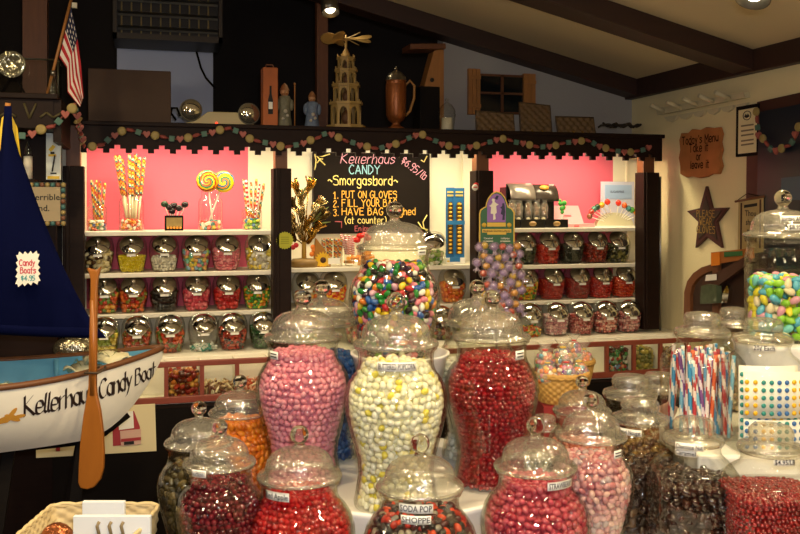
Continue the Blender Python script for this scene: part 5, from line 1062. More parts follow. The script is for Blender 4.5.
def jar(kind, px, Rpx, Z, zbase, label, tags=(), group=None):
    """kind: urn, squat, straight (ball-topped round) or cook (square, flat knob); Rpx = body radius in the photo"""
    prof0 = {'urn': URN, 'squat': SQUAT, 'straight': STRAIGHT, 'cook': COOK}[kind]; k = Rpx/max(p[0] for p in prof0)*Z/900
    pos = XZ((px-400)/900*Z, Z, zbase); t = thing('glass_apothecary_jar' if kind != 'cook' else 'square_cookie_jar', label, 'candy jar', tuple(pos), -YAW, group)
    prof = [(r*k, z*k) for r, z in prof0]; b = MB(); n = 56
    if kind == 'cook':
        zc = 84
        P = []
        b2 = MB(); b2.lathe([(0, .001)]+prof, n)
        vs = []
        for v in b2.v:
            x, y, z = v; rr = math.hypot(x, y); th = math.atan2(y, x)+PI/4*0; w = min(1, max(0, (98*k-z)/(16*k))); f = sqf(th+.0, 5); f = 1+(f/1.0-1)*w*.92; vs.append((x*f*.93 if w > 0 else x, y*f*.93 if w > 0 else y, z))
        b.v = vs; b.f = b2.f; b.m = b2.m; b.sm = b2.sm
    else: b.lathe([(0, .002)]+prof, n); b.lathe([(max(0, r-.0045), max(z, .006)) for r, z in prof[1:]]+[(prof[-1][0], prof[-1][1])], n)
    obj('jar_body', b, GLASS, t)
    rt, zt_ = prof0[-1]
    b = MB(); lp = lidp(rt, zt_, kind != 'cook'); b.lathe([(r*k, z*k) for r, z in lp], 48); lo = obj('lid', b, LIDGLASS, t)
    if kind != 'cook':
        zz = lp[-1][1]; b = MB(); b.lathe([(4.6*k, (zz-2)*k), (4.2*k, (zz+.5)*k), (4.8*k, (zz+2)*k)], 20); b.sphere((0, 0, (zz+8.6)*k), 8.4*k, 24, 16); obj('ball_knob', b, BALL, lo)
    ring = MB(); ring.tube([(rt*k*1.0*math.cos(2*PI*i/48), rt*k*1.0*math.sin(2*PI*i/48), (zt_+1.2)*k) for i in range(49)], 1.6*k, 8, cap=False); obj('rim_ring', ring, LIDGLASS, lo)
    for (lx, ly, wpx, hpx, text) in tags:
        # height of the sticker from its photo row, on the near side of the neck or shoulder
        z = EYE-(ly-205)/900*(Z-.07)-zbase; r = np.interp(z, [q[1] for q in prof], [q[0] for q in prof]) if z < prof[-1][1] else float(np.interp(z, [q[1]*k for q in lp], [q[0]*k for q in lp]))
        a0 = math.asin(max(-.9, min(.9, (lx-px)/900*(Z-.04)/r))); sticker(t, float(r)+.001, z, a0, wpx/900*(Z-.05)/max(.5, math.cos(a0)), hpx/900*(Z-.05), text, lines=not text)
    return pos, k, [(max(.003, r*k-.007), z*k) for r, z in prof0]
def fill(pos, prof, k, ztop, L, R, cols, name, label, sq=None, tmpl=None, tilt=.3, layers=2, drop=None, coat=.5, rough=.22, spec=.5):
    me = fill_mesh('candy_fill', prof, .008, ztop*k, L, R, tmpl, sq, layers, tilt, None, None, .0, drop)
    return stuff('candy_fill', me, palette(name, cols, rough, coat, spec), label, 'candy', tuple(pos), -YAW)
BEAN = lambda L, R: blob(10, 7, R, R*.95, L, .12)
# -- tier two: pink, cream and red in front, blue and white behind
pos, k, pr = jar('urn', 303, 47, 2.28, T2, 'large glass jar of pink jelly beans left of the cream jar', [(277, 356, 9, 8, '')])
fill(pos, pr, k, 128, .0092, .0072, ['#e38ca0', '#e692a4', '#df8498', '#e99cac', '#e2889c'], 'beans_pink', 'pink jelly beans filling the large jar left of centre', tmpl=BEAN(.0092, .0072))
pos, k, pr = jar('urn', 396, 51.5, 2.12, T2, 'large glass jar of cream popcorn jelly beans at the front centre', [(397, 365.5, 40, 9, 'BUTTERED POPCORN')])
fill(pos, pr, k, 126, .0098, .0078, ['#f3edcb', '#f5f0d4', '#f1e9bf', '#f6f2dd', '#f3ecca', '#f4eed0', '#f2eac2', '#f5efd2', '#f1e7b4', '#f6f2dc', '#f3edcb', '#ead858', '#f4eed2', '#f5f0d8'], 'beans_cream', 'cream and yellow jelly beans filling the front centre jar', tmpl=BEAN(.0098, .0078))
pos, k, pr = jar('urn', 491.5, 47, 2.28, T2, 'large glass jar of deep red candies right of the cream jar', [(517, 355.5, 9.5, 9, '')])
fill(pos, pr, k, 124, .0066, .006, ['#8c0a16', '#980e1a', '#7e0812', '#a4121e'], 'candy_deep_red', 'deep red round candies filling the large jar right of centre', tmpl=blob(8, 6, .0062, .006, .0066), coat=1, rough=.12)
pos, k, pr = jar('urn', 322, 43, 2.52, T2, 'large glass jar of blue candies standing behind the pink jar')
fill(pos, pr, k, 108, .011, .0075, ['#1a4a86', '#1f5596', '#163f78'], 'beans_blue', 'blue jelly beans in the jar behind the pink jar', tmpl=BEAN(.011, .0075))
pos, k, pr = jar('urn', 477, 43, 2.52, T2, 'large glass jar of pale candies standing behind the red jar')
fill(pos, pr, k, 100, .011, .0075, ['#d8d4c4', '#e8e4d8', '#c4c0b0'], 'beans_pale', 'pale white jelly beans in the jar behind the red jar', tmpl=BEAN(.011, .0075))
# -- top: mixed jelly beans, the visible ones each an object
pos, k, pr = jar('urn', 394.5, 46, 2.38, T3+.002, 'tall glass jar of mixed jelly beans topping the pyramid', [(421.5, 250.5, 8, 9, '')])
prof = pr; z1 = 126*k; L_, R_ = .0122, .0083
BC = [('green', '#1f7a2e'), ('red', '#b0202a'), ('yellow', '#d8b81e'), ('white', '#ece6da'), ('pink', '#dc7c8c'), ('dark purple', '#3a2238'), ('black', '#1a1414'), ('blue', '#2456a0'), ('orange', '#d8741e'), ('lavender pink', '#d0a0b4'), ('maroon', '#5a1a24'), ('lime', '#6fa82a')]
BW = [.16, .11, .11, .09, .12, .10, .08, .07, .06, .04, .04, .02]
BMAT = [mat('bean_'+n.replace(' ', '_'), c, .2, coat=.5) for n, c in BC]
P, N = fill_places(prof, .008, z1, L_, R_, None, 2)
sel = [i for i in range(len(P)) if N[i][1] < -.22 and N[i][2] < .9 and P[i][2] > 45*k]
sel.sort(key=lambda i: -(math.hypot(P[i][0], P[i][1])-np.interp(P[i][2], [q[1] for q in prof], [q[0] for q in prof])))
sel = sel[:230]; Fm = rand_frames(len(P), N, .35)
bv, bf = BEAN(L_, R_); bme = bpy.data.meshes.new('jelly_bean'); bme.from_pydata([tuple(q) for q in bv], [], [list(f) for f in bf]); bme.polygons.foreach_set('use_smooth', [True]*len(bf)); bme.update(); bme.materials.append(None)
RZ = Matrix.Rotation(-YAW, 3, 'Z')
def single(nm, me, i, P, Fm, m, label, cat, grp, pos):
    o = bpy.data.objects.new(nm, me); COL.objects.link(o); o.location = pos+RZ @ Vector(P[i]); o.rotation_euler = (RZ @ Matrix(Fm[i].tolist())).to_euler(); o.material_slots[0].link = 'OBJECT'; o.material_slots[0].material = m; return tag(o, label, cat, grp)
for i in sel:
    c = int(rng.choice(len(BC), p=np.array(BW)/sum(BW))); n = BC[c][0]
    single('jelly_bean', bme, i, P, Fm, BMAT[c], f'{n} jelly bean among mixed colours in the tall top jar', 'jelly bean', f'{n} jelly beans in the tall top jar', pos)
rest = [i for i in range(len(P)) if i not in set(sel)]
V = (np.einsum('nij,vj->nvi', Fm[rest], bv)+P[rest][:, None, :]).reshape(-1, 3)
stuff('jelly_bean_fill', np_mesh('jelly_bean_fill', V, None, bf, len(rest), len(bv), None, rng.uniform(0, .999, len(rest))), palette('beans_mixed', [c for n, c in BC]), 'remaining mixed jelly beans behind and beneath those at the jar wall', 'candy', tuple(pos), -YAW)
cv = [(max(.003, np.interp(z, [q[1] for q in prof], [q[0] for q in prof])-R_*4.2), z) for z in np.linspace(.01, z1-R_*2, 14)]
# -- table level, front row from left
pos, k, pr = jar('urn', 199, 41, 2.07, TZ, 'glass jar of dark olive candies at the back left of the table')
fill(pos, pr, k, 118, .010, .007, ['#3a3018', '#4a3c1c', '#2a2212', '#5a4a24'], 'beans_olive', 'dark olive brown candies in the leftmost jar', tmpl=BEAN(.011, .0075))
pos, k, pr = jar('urn', 219.5, 43.5, 1.92, TZ, 'glass jar of dark raspberry candies at the left front', [(206, 473.5, 15, 7, 'RASPBERRY')])
fill(pos, pr, k, 124, .0064, .006, ['#5a0f18', '#6a141e', '#480a12', '#781a26'], 'candy_raspberry', 'dark raspberry red candies in the left front jar', tmpl=blob(8, 6, .006, .006, .0064), coat=1, rough=.14)
pos, k, pr = jar('urn', 240, 37.5, 2.33, TZ, 'glass jar of orange candies tucked behind the raspberry jar')
fill(pos, pr, k, 132, .010, .007, ['#e0761a', '#e8861f', '#d46a14'], 'beans_orange', 'orange candies in the jar behind the raspberry jar', tmpl=BEAN(.011, .0075))
pos, k, pr = jar('squat', 299.5, 56, 1.94, TZ, 'squat glass jar of bright red apple candies in the front row', [(280.5, 496, 25, 8.5, 'Red Apple')])
fill(pos, pr, k, 93, .007, .0063, ['#a81216', '#b4181a', '#9a0e12', '#be201e'], 'candy_red_apple', 'bright red candies in the squat jar labelled Red Apple', tmpl=blob(8, 6, .0066, .0063, .007), coat=1, rough=.12)
pos, k, pr = jar('squat', 420, 58, 1.87, TZ, 'squat glass jar of dark soda candies at the front centre', [(415, 507, 34, 9, 'SODA POP'), (415, 518, 30, 8.5, 'SHOPPE')])
fill(pos, pr, k, 84, .0095, .007, ['#2a1614', '#3a1a18', '#c8401e', '#1a1210', '#8a8070', '#4a1c1c', '#b02a1a', '#1f1614'], 'beans_soda', 'dark and orange jelly beans in the squat soda jar', tmpl=BEAN(.0105, .0075))
pos, k, pr = jar('squat', 535.5, 55, 2.0, TZ, 'squat glass jar of strawberry pink beans right of the soda jar', [(556, 485, 27, 8, 'STRAWBERRY')])
fill(pos, pr, k, 94, .0095, .0072, ['#b03a4a', '#b84456', '#a63242', '#c04e5e'], 'beans_strawberry', 'strawberry pink jelly beans in the squat jar right of the soda jar', tmpl=BEAN(.0095, .0072))
pos, k, pr = jar('urn', 591, 43, 2.07, TZ, 'glass jar of pale pink speckled candies beside the strawberry jar', [(612, 456, 9, 8, '')])
fill(pos, pr, k, 120, .0095, .007, ['#d09a9c', '#d8a8aa', '#c48488', '#e0b4ac', '#cc9094', '#c87a80', '#b8a0a4'], 'beans_pale_pink', 'pale pink speckled candies in the jar beside the strawberry jar', tmpl=BEAN(.0095, .007))
pos, k, pr = jar('urn', 582, 35, 2.40, TZ, 'ball-topped glass jar standing right behind the pale pink jar')
fill(pos, pr, k, 100, .0112, .0077, ['#c8665a', '#d88878', '#b85444'], 'beans_coral', 'coral candies in the jar behind the pale pink jar', tmpl=BEAN(.0112, .0077))
pos, k, pr = jar('cook', 544.5, 24, 2.6, TZ+.02, 'small glass jar with flat knob lid behind the red jar')
fill(pos, pr, k, 60, .011, .008, ['#8a8a6a', '#a8a486'], 'candy_grey', 'greyish candies in the small jar behind the red jar', sq=5)
b = MB(); b.lathe([(0, 0), (.075, 0), (.075, .0195), (0, .0195)], 24); o = obj('round_riser', b, WHITE); o.location = XZ((544.5-400)/900*2.6, 2.6, TZ); tag(o, 'low white riser under the small jar behind the red jar', 'riser')
# -- square cookie jars on the right
def cook(px, rim, Z, label, tags, zb): return jar('cook', px, rim*43/29.5, Z, zb, label, tags)
pos, k, pr = cook(693, 29.5, 2.19, 'square glass jar of chocolate nut caramels in the front right', [(680, 447.5, 25, 7, 'Chocolate Nut'), (678, 455, 18, 6.5, 'Caramel')], TZ)
CH = blob(8, 6, .009, .007, .012, 0, .45)
fill(pos, pr, k, 70, .012, .009, ['#22110c', '#331a12', '#22100c', '#3a2016'], 'choc_nut', 'dark chocolate nut caramels in the square front right jar', sq=5, tmpl=CH, tilt=.9)
pos, k, pr = cook(640, 28, 2.37, 'square glass jar of caramel nougats behind the pale pink jar', [(622.5, 434, 21, 6.5, 'Caramel Nougat')], TZ)
fill(pos, pr, k, 62, .016, .010, ['#2c1812', '#3a2418', '#2a1a10', '#5a3e24'], 'nougat', 'dark wrapped caramel nougats in the square jar', sq=5, tmpl=blob(8, 6, .010, .008, .016, 0, .5), tilt=.9)
pos, k, pr = cook(771, 32, 2.08, 'square glass jar of tiny red hot candies at the right edge', [(772, 462.5, 22, 7, '$4.95/LB')], TZ)
fill(pos, pr, k, 72, .0052, .005, ['#780a0d', '#840c0f', '#6a080b', '#900f11'], 'red_hots', 'tiny red hot candies in the square jar at the right edge', sq=5, tmpl=blob(7, 5, .005, .005, .0052), tilt=.9, coat=1)
pos, k, pr = cook(630, 26.5, 2.62, 'square glass jar standing behind the caramel nougat jar', [], TZ)
fill(pos, pr, k, 50, .014, .010, ['#6a4a2a', '#8a6a3a', '#4a2a18'], 'candy_tan', 'tan caramels in the square jar behind the nougat jar', sq=5, tmpl=CH, tilt=.9)
pos, k, pr = cook(659, 22, 2.84, 'small square glass jar at the back left of the straw jar', [], TZ)
fill(pos, pr, k, 50, .012, .009, ['#b8a48a', '#8a5a3a'], 'candy_beige', 'beige sweets in the small square jar behind the straw jar', sq=5, tmpl=CH, tilt=.9)
pos, k, pr = cook(735, 22, 2.84, 'square glass jar behind the dots jar on the white riser', [], TR2)
fill(pos, pr, k, 50, .012, .009, ['#c8b89a', '#a88a6a'], 'candy_sand', 'sand coloured sweets in the square jar behind the dots jar', sq=5, tmpl=CH, tilt=.9)
# straws
pos, k, pr = cook(702, 27, 2.5, 'square glass jar packed with striped powder straws', [], TR2)
SC = [('blue', '#3f8fc0', '#e8e6e0'), ('orange', '#d8623a', '#f0dcc8'), ('white', '#e8dede', '#c04a54'), ('purple', '#7a4a8a', '#e0d0dc'), ('light blue', '#7ab8d8', '#f0f0ea'), ('red', '#b83a40', '#ecd8d0')]
SME = []
for n, a, c in SC:
    b = MB(); ms = [mat('straw_'+n.replace(' ', '_'), a, .4), mat('straw2_'+n.replace(' ', '_'), c, .4)]
    b.tube([(0, 0, .215*j/24) for j in range(25)], .0058, 8, matf=lambda j, i: 0 if (i+j) % 8 < 5 else 1); SME.append(b.mesh('powder_straw', ms))
cnt = 0
hw = .105*43/43*k*43*.0+36*k*.86
for row in range(5):
    for j in range(9):
        x = (-1+2*j/8)*hw*.86; y = -hw*.86+row*hw*.42; ti = (j*5+row*2) % 6; n = SC[ti][0]
        o = bpy.data.objects.new('powder_straw', SME[ti]); COL.objects.link(o); top = Vector((x*.95+random.uniform(-.02, .02), y*.95+random.uniform(-.008, .008), 1)); a = Vector((max(-hw, min(hw, x+random.uniform(-.022, .022))), y, .006))
        zt_ = min(.235, 97*k-.006); cl = lambda v: max(-hw*.9, min(hw*.9, v)); tp = Vector((cl(top.x), cl(top.y), .006+zt_*random.uniform(.88, 1))); d = tp-a
        o.location = pos+RZ @ a; o.rotation_euler = (RZ @ d).to_track_quat('Z', 'Y').to_euler(); o.scale = (1, 1, d.length/.215)
        tag(o, f'{n} striped powder straw packed in the square straw jar', 'candy straw', f'{n} powder straws in the square jar')
# candy buttons
pos, k, pr = cook(763, 28.5, 2.37, 'square glass jar of candy button sheets beside the straw jar', [(754, 348.5, 20, 7, '20¢ Each')], TR2)
hw = 36*k*.9; DOT = [mat('dot_blue', '#3a6fb0', .4), mat('dot_yellow', '#e8b81e', .4), mat('dot_teal', '#2f8f8a', .4), mat('dot_pink', '#d87a8a', .4)]
for s in range(3):
    z0, z1 = (.006, 34*k) if s == 0 else (36*k, 82*k); y = -hw*(.95 if s < 2 else .75); nm = ['lower', 'upper', 'rear'][s]
    if s == 2: z0, z1 = .006, 86*k; y = -hw*.55
    t = thing('candy_button_sheet', f'{nm} white paper sheet of coloured candy dots in the square jar', 'candy sheet', tuple(pos+RZ @ Vector((0, y, 0))), -YAW)
    b = MB(); b.grid(lambda u, v: ((u-.5)*2*hw*.93, (u-.5)**2*.05, z0+(z1-z0)*v), 12, 1); obj('paper', b, PAPER, t, 0, .001)
    for c in range(8):
        x = (-.84+1.68*c/7)*hw; rows = int((z1-z0)/.0198); b = MB()
        for r in range(rows): b.sphere((x, (x/(2*hw*.93))**2*.05-.002, z0+.012+r*.0198), .0062, 8, 6, (1, .6, 1))
        obj('dot_column', b, DOT[(c//2+s) % 3], t)
# almonds
pos, k, pr = jar('straight', 783, 36.5, 2.5, TR3, 'ball-topped glass jar of pastel almonds high at the right edge', [(785, 219, 32, 6.5, 'Jordan Almonds'), (785, 227, 20, 6.5, '$8.95/LB')])
pos = Vector(pos); AC = [('lime green', '#8fc83a'), ('sky blue', '#5fb4d0'), ('cream', '#ead9b4'), ('yellow', '#e4d43a'), ('pink', '#d898ac'), ('aqua', '#7accc8')]; AW = [.32, .28, .16, .1, .07, .07]
z1 = 62*k; AL, AR = .0165, .0105; av, af = blob(10, 7, AR, AR*.85, AL, 0); av[:, 2] *= 1; av[:, 1:] *= (1-.25*(av[:, :1]/AL))
ame = bpy.data.meshes.new('almond'); ame.from_pydata([tuple(q) for q in av], [], [list(f) for f in af]); ame.polygons.foreach_set('use_smooth', [True]*len(af)); ame.update(); ame.materials.append(None)
P, N = fill_places(pr, .008, z1, AL, AR, None, 2); Fm = rand_frames(len(P), N, .3); AM = [mat('almond_'+n.replace(' ', '_'), c, .35, coat=.3) for n, c in AC]
sel = [i for i in range(len(P)) if N[i][1] < -.2 or N[i][2] > .9]; sel.sort(key=lambda i: P[i][1]); sel = sel[:110]
for i in sel:
    c = int(rng.choice(len(AC), p=np.array(AW)/sum(AW))); n = AC[c][0]
    single('candied_almond', ame, i, P, Fm, AM[c], f'{n} candied almond in the high jar at the right edge', 'almond', f'{n} almonds in the high jar at right', pos)
rest = [i for i in range(len(P)) if i not in set(sel)]; V = (np.einsum('nij,vj->nvi', Fm[rest], av)+P[rest][:, None, :]).reshape(-1, 3)
stuff('almond_fill', np_mesh('almond_fill', V, None, af, len(rest), len(av), None, rng.uniform(0, .999, len(rest))), palette('almonds_mixed', [c for n, c in AC]), 'remaining pastel almonds behind those at the jar wall', 'candy', tuple(pos), -YAW)
# scallop shell scoop on the riser
p = XZ((667-400)/900*2.59, 2.59, TR2); t = thing('shell_scoop', 'pale pink shell shaped scoop on the white riser left of the straw jar', 'scoop', tuple(p), -YAW)
b = MB(); b.grid(lambda u, v: (.030*math.sin(v*PI*.5)*(u-.5)*2+.0, -.014*math.cos((u-.5)*PI)*v+.004*math.cos(u*PI*12)*v*.4, .072*v*(1-.25*abs(u-.5)*2)), 40, 8); obj('shell_bowl', b, mat('shell', '#dcb69c', .4), t, 0, .003); b = MB(); b.sphere((0, 0, .004), .008, 8, 6); obj('shell_hinge', b, mat('shell', ''), t)
# ================================================================ wicker baskets
WICK = mat('wicker_tan', '#b58c48', .6, noise=.3, scale=40); WICKP = mat('wicker_pale', '#cdb98c', .6, noise=.25, scale=50)
def weave(prof, nst, sq=None, sx=1, sy=1, amp=.0035):
    b = MB(); zs_ = [p[1] for p in prof]; rs = [p[0] for p in prof]; z0, z1 = zs_[0], zs_[-1]; rows = max(4, int((z1-z0)/.011)); nu = nst*4; nv = rows*3
    def fn(u, v):
        z = z0+(z1-z0)*v; th = 2*PI*u; r = np.interp(z, zs_, rs)*sqf(th, sq)+amp*math.sin(th*nst/2+PI*int(v*rows*.9999))*abs(math.sin(v*rows*PI)); return (r*math.cos(th)*sx, r*math.sin(th)*sy, z)
    b.grid(fn, nu, nv, True, None, True); return b
def rim(r, z, sq=None, sx=1, sy=1, th=.008, n=72):
    b = MB()
    for s in (0, 1):
        pts = [(r*sqf(2*PI*i/n, sq)*math.cos(2*PI*i/n)*sx, r*sqf(2*PI*i/n, sq)*math.sin(2*PI*i/n)*sy, z+th*.6*math.sin(i*PI/3+s*PI)) for i in range(n+1)]; b.tube(pts, th, 6)
    return b
def candy_basket(px, pyrim, Z, R, H, m, label):
    z = EYE-(pyrim-205)/900*Z; p = XZ((px-400)/900*Z, Z, z-H); t = thing('wicker_basket', label, 'basket', tuple(p), -YAW); obj('woven_wall', weave([(R*.72, 0), (R*.9, H*.5), (R, H)], 40), m, t, 0, .004); obj('rim', rim(R, H), m, t); b = MB(); b.lathe([(0, .004), (R*.72, .004)], 30); obj('bottom', b, m, t, 0, .005); return p, z
bp, bz = candy_basket(560, 373, 3.2, .098, .10, WICK, 'tan wicker basket of wrapped candy bags behind the red jar'); bp2, bz2 = candy_basket(574, 361, 3.5, .075, .09, WICK, 'smaller wicker basket standing behind the larger candy basket')
b = MB(); c = XZ((560-400)/900*3.3, 3.38, 0); t = thing('red_cloth_pedestal', 'red cloth covered pedestal under the wicker candy baskets', 'pedestal', tuple(c), -YAW); zz = bp.z-.001
b.b2((-.09, -.27, 0), (.09, .0, zz)); obj('front_block', b, mat('red_cloth', '#7a1418', .8), t); b = MB(); b.b2((-.08, .001, 0), (.12, .22, bp2.z-.001)); obj('rear_block', b, mat('red_cloth', ''), t)
BAGM = palette('bag_mix', ['#3a9a5a', '#d8482a', '#e8b83a', '#efe6da', '#d87a9a', '#5aa0b8', '#e8762a', '#7a3a8a']); CLEAR = thin_glass('bag_film', tint=(.97, .97, .95), base=.12, bump=1.0, rough=.08, haze=.16)
for i, (dx, dy, dz, s, base_) in enumerate((dx*1.15, dy, dz+.012, s*1.22, bb) for dx, dy, dz, s, bb in ((-.055, -.03, .02, .034, 0), (.0, -.05, .022, .034, 0), (.05, -.03, .022, .032, 0), (-.03, .04, .03, .034, 0), (.035, .04, .034, .034, 0), (-.05, 0, .062, .032, 0), (.01, .0, .066, .034, 0), (-.02, .0, .02, .034, 1), (.03, -.01, .024, .032, 1), (-.0, .0, .06, .03, 1))):
    q = (bp if base_ == 0 else bp2); Hh = (.10 if base_ == 0 else .09); o = thing('candy_bag', 'clear bag of mixed wrapped candies heaped in the '+('larger' if base_ == 0 else 'smaller')+' wicker basket', 'candy bag', (q.x+dx, q.y+dy, q.z+Hh-.03+dz), random.random()*3, 'candy bags in the '+('larger' if base_ == 0 else 'smaller')+' wicker basket')
    prof = [(s*.5, -s*.8), (s*.98, -s*.35), (s, .1*s), (s*.7, s*.7), (s*.2, s*1.05)]; b = MB(); b.lathe(prof+[(s*.75, s*1.7)], 14); obj('clear_film', b, CLEAR, o)
    me = fill_mesh('bag_candy', [(r*.92, z+s) for r, z in prof], 0.004, s*1.6, .011, .008, blob(7, 5, .008, .008, .011, 0, .7), None, 1, .8); o2 = obj('candy_pieces', me, None, o); set_mat(o2, BAGM); o2.location = (0, 0, -s); o2['kind'] = 'stuff'; o2['label'] = 'mixed candies in a clear bag'
    b = MB(); b.tube([(s*.22*math.cos(a*PI/4), s*.22*math.sin(a*PI/4), s*1.05) for a in range(9)], .003, 5); obj('tie', b, RED if i % 2 else GOLDP, o)
# foreground basket with paper bags
Z = 1.89; c = XZ((91-400)/900*Z, Z, .845); t = thing('wicker_basket', 'pale wicker basket of white paper bags in the lower left foreground', 'basket', tuple(c), -YAW)
R = .108; sx, sy, H = 1.10, .95, .112
obj('woven_wall', weave([(R*.86, 0), (R*.96, H*.6), (R, H)], 48, 12, sx, sy, .003), WICKP, t, 0, .004); obj('rim', rim(R, H, 12, sx, sy, .0045), WICKP, t); b = MB(); b.lathe([(0, .004), (R*.84, .004)], 40, sq=12); b.v = [(x*sx, y*sy, z) for x, y, z in b.v]; obj('bottom', b, WICKP, t, 0, .004)
b = MB(); q = XZ((88-400)/900*Z-.012, Z, 0); b.b2((-.12, -.10, 0), (.11, .10, .843)); o = obj('black_pedestal', b, BLACK, None); o.location = q; crz(o); tag(o, 'black pedestal under the foreground basket of paper bags', 'pedestal')
PB = mat('bag_white', '#dfe4ea', .65)
def paper_bag(px0, px1, pyt, Zb, label, handles):
    A = W(px0, pyt, Zb); zt_ = A.z; wd = (px1-px0)/900*Zb; t = thing('paper_bag', label, 'paper bag', tuple(XZ((px0+px1-800)/1800*Zb, Zb, .852)), -YAW); h = zt_-.852
    b = MB(); b.box((0, 0, h/2), (wd, .012, h), rotx(-.0)); obj('bag_body', b, PB, t, .001)
    if handles:
        k = Zb/900
        for a in (-12, 0, 12): b = MB(); b.tube([(a*k, -.008, h-18*k), (a*k-2*k, -.009, h-9*k), (a*k, -.008, h-5*k)], .0035, 6); obj('twine_handle', b, mat('twine', '#8a7a5a', .7), t)
paper_bag(74, 151, 515.5, 1.84, 'white paper bag with twine handles in front in the basket', True); paper_bag(83, 125, 501, 1.91, 'plain white paper sheet standing behind the handled bag', False)
p = XZ((57-400)/900*1.88, 1.88, .852); o = thing('foil_candy', 'copper foil wrapped sweet at the left side of the basket', 'sweet', tuple(p), -YAW); zc = EYE-(523-205)/900*1.88-.852-.03
b = MB(); b.sphere((0, 0, zc), .031, 16, 10, (1.1, .8, 1.0)); obj('foil_wrapper', b, mat('copper_foil', '#a8623c', .25, .8, bump=.6, bscale=60), o); b = MB(); b.lathe([(.02, 0), (.028, .01), (.012, zc-.01)], 12); obj('foil_skirt', b, mat('copper_foil', ''), o)
# ================================================================ candy boat
BO = XZ(-.845, 3.2, 0); a1 = Vector((-.909*CS-.417*SN, .909*SN-.417*CS, 0)); a2 = Vector((.415*CS-.909*SN, -.415*SN-.909*CS, 0)); a1.normalize(); a2.normalize()
bt = thing('candy_boat', 'white and blue wooden candy boat with navy sail at the left', 'boat', (BO.x, BO.y, 0))
LB = 1.25
def bw(s): return .265*math.sin(PI/2*min(1, s/.62))**.85*(1 if s < .7 else 1-.35*((s-.7)/.55)**2)+.004
def zg(s): return 1.062+.05*max(0, 1-s/.55)**2+.015*max(0, (s-.6)/.65)**2
def zk(s): return .838+.24*max(0, 1-s/.30)**2.2
def hp(s, t, side, off=0):
    w = bw(s)*(1-.42*t**2.4)+off; z = zg(s)*(1-t)+zk(s)*t; return a1*s+a2*(w*side)+Vector((0, 0, z))
b = MB(); ns, nt = 48, 10
for side in (1, -1): b.grid(lambda u, v: hp(u*LB, v, side), ns, nt, True)
b.grid(lambda u, v: hp(u*LB, 1, 1)*(1-v)+hp(u*LB, 1, -1)*v, ns, 2); b.grid(lambda u, v: hp(LB, u, 1)*(1-v)+hp(LB, u, -1)*v, nt, 2, False)
obj('hull', b, HULLW, bt)
b = MB()
for side in (1, -1): b.grid(lambda u, v: hp(.012+u*(LB-.03), v*.72, side, -.012), ns, 6, True)
zf = lambda s: max(.93, zg(s)*.28+zk(s)*.72)
b.grid(lambda u, v: hp(.012+u*(LB-.03), .72, 1, -.012)*(1-v)+hp(.012+u*(LB-.03), .72, -1, -.012)*v, ns, 2)
for s in (.34, .78):
    P = [hp(s, 0.02, 1, -.012), hp(s, .72, 1, -.012), hp(s, .72, -1, -.012), hp(s, .02, -1, -.012)]; Q = [p+a1*.015 for p in P]
    if s > .5: b.add(P+Q, [(0, 1, 2, 3), (7, 6, 5, 4), (0, 4, 5, 1), (3, 2, 6, 7), (0, 3, 7, 4)])
    else:
        for q in (1, -1):
            b.tube([hp(s, .02, q, -.014), hp(s, .35, q, -.014), hp(s, .7, q, -.014)], .010, 6)
obj('inner_lining', b, BLUEP, bt)
for side in (1, -1):
    b = MB(); P = [hp(i/40*LB, 0, side, .002)+Vector((0, 0, .002)) for i in range(41)]
    b.tube(P, .0105, 8); obj('gunwale', b, mat('gunwale_wood', '#6a4226', .45, noise=.2, scale=20), bt)
# lettering follows the hull
def onhull(s, z, off=.0025):
    t = (zg(s)-z)/(zg(s)-zk(s)); t = max(0, min(1, t)); return hp(s, t, 1, off)
LET = mat('boat_letter', '#241512', .5); LETO = mat('boat_gold', '#c8923a', .5)
def slen(px):        # hull station seen at a photo column on the near side
    best = min((abs(((SN*0)+(q-cam.location).dot(Vector((CS, -SN, 0))))/((q-cam.location).dot(Vector((SN, CS, 0))))*900+400-px), s) for s in [i/200 for i in range(1, 200)] for q in [BO+hp(s, .4, 1)])
    return best[1]
def hull_text(text, px0, px1, cap, dz, nib):
    s0, s1 = slen(px0), slen(px1); pl, w = stroke_text(text, cap, 1.2)
    letters('lettering', text, cap, lambda x, y: onhull(s0+(s1-s0)*x/w, zg(s0+(s1-s0)*x/w)-dz+y), LET, bt, .1, nib=nib, gap=1.2, center=False)
hull_text('Kellerhaus', 25, 97, .062, .098, (.078, .045)); hull_text('Candy', 100, 133, .062, .096, (.082, .047)); hull_text('Boat', 135, 157, .056, .092, (.078, .045))
b = MB()
for (px, dz, L, ang) in ((6, .100, .030, .3), (13, .098, .026, -.5), (12, .082, .02, .9), (19, .096, .018, .1), (2, .104, .02, -.2)):
    s = slen(px); n = 10; P = []
    for i in range(n):
        th = 2*PI*i/n; x = L*math.cos(th); y = L*.34*math.sin(th); P.append(onhull(max(.01, s-(x*math.cos(ang)-y*math.sin(ang))), zg(s)-dz+x*math.sin(ang)+y*math.cos(ang), .003))
    b.add(P, [tuple(range(n))])
obj('leaf_emblem', b, LETO, bt, 0, .0008)
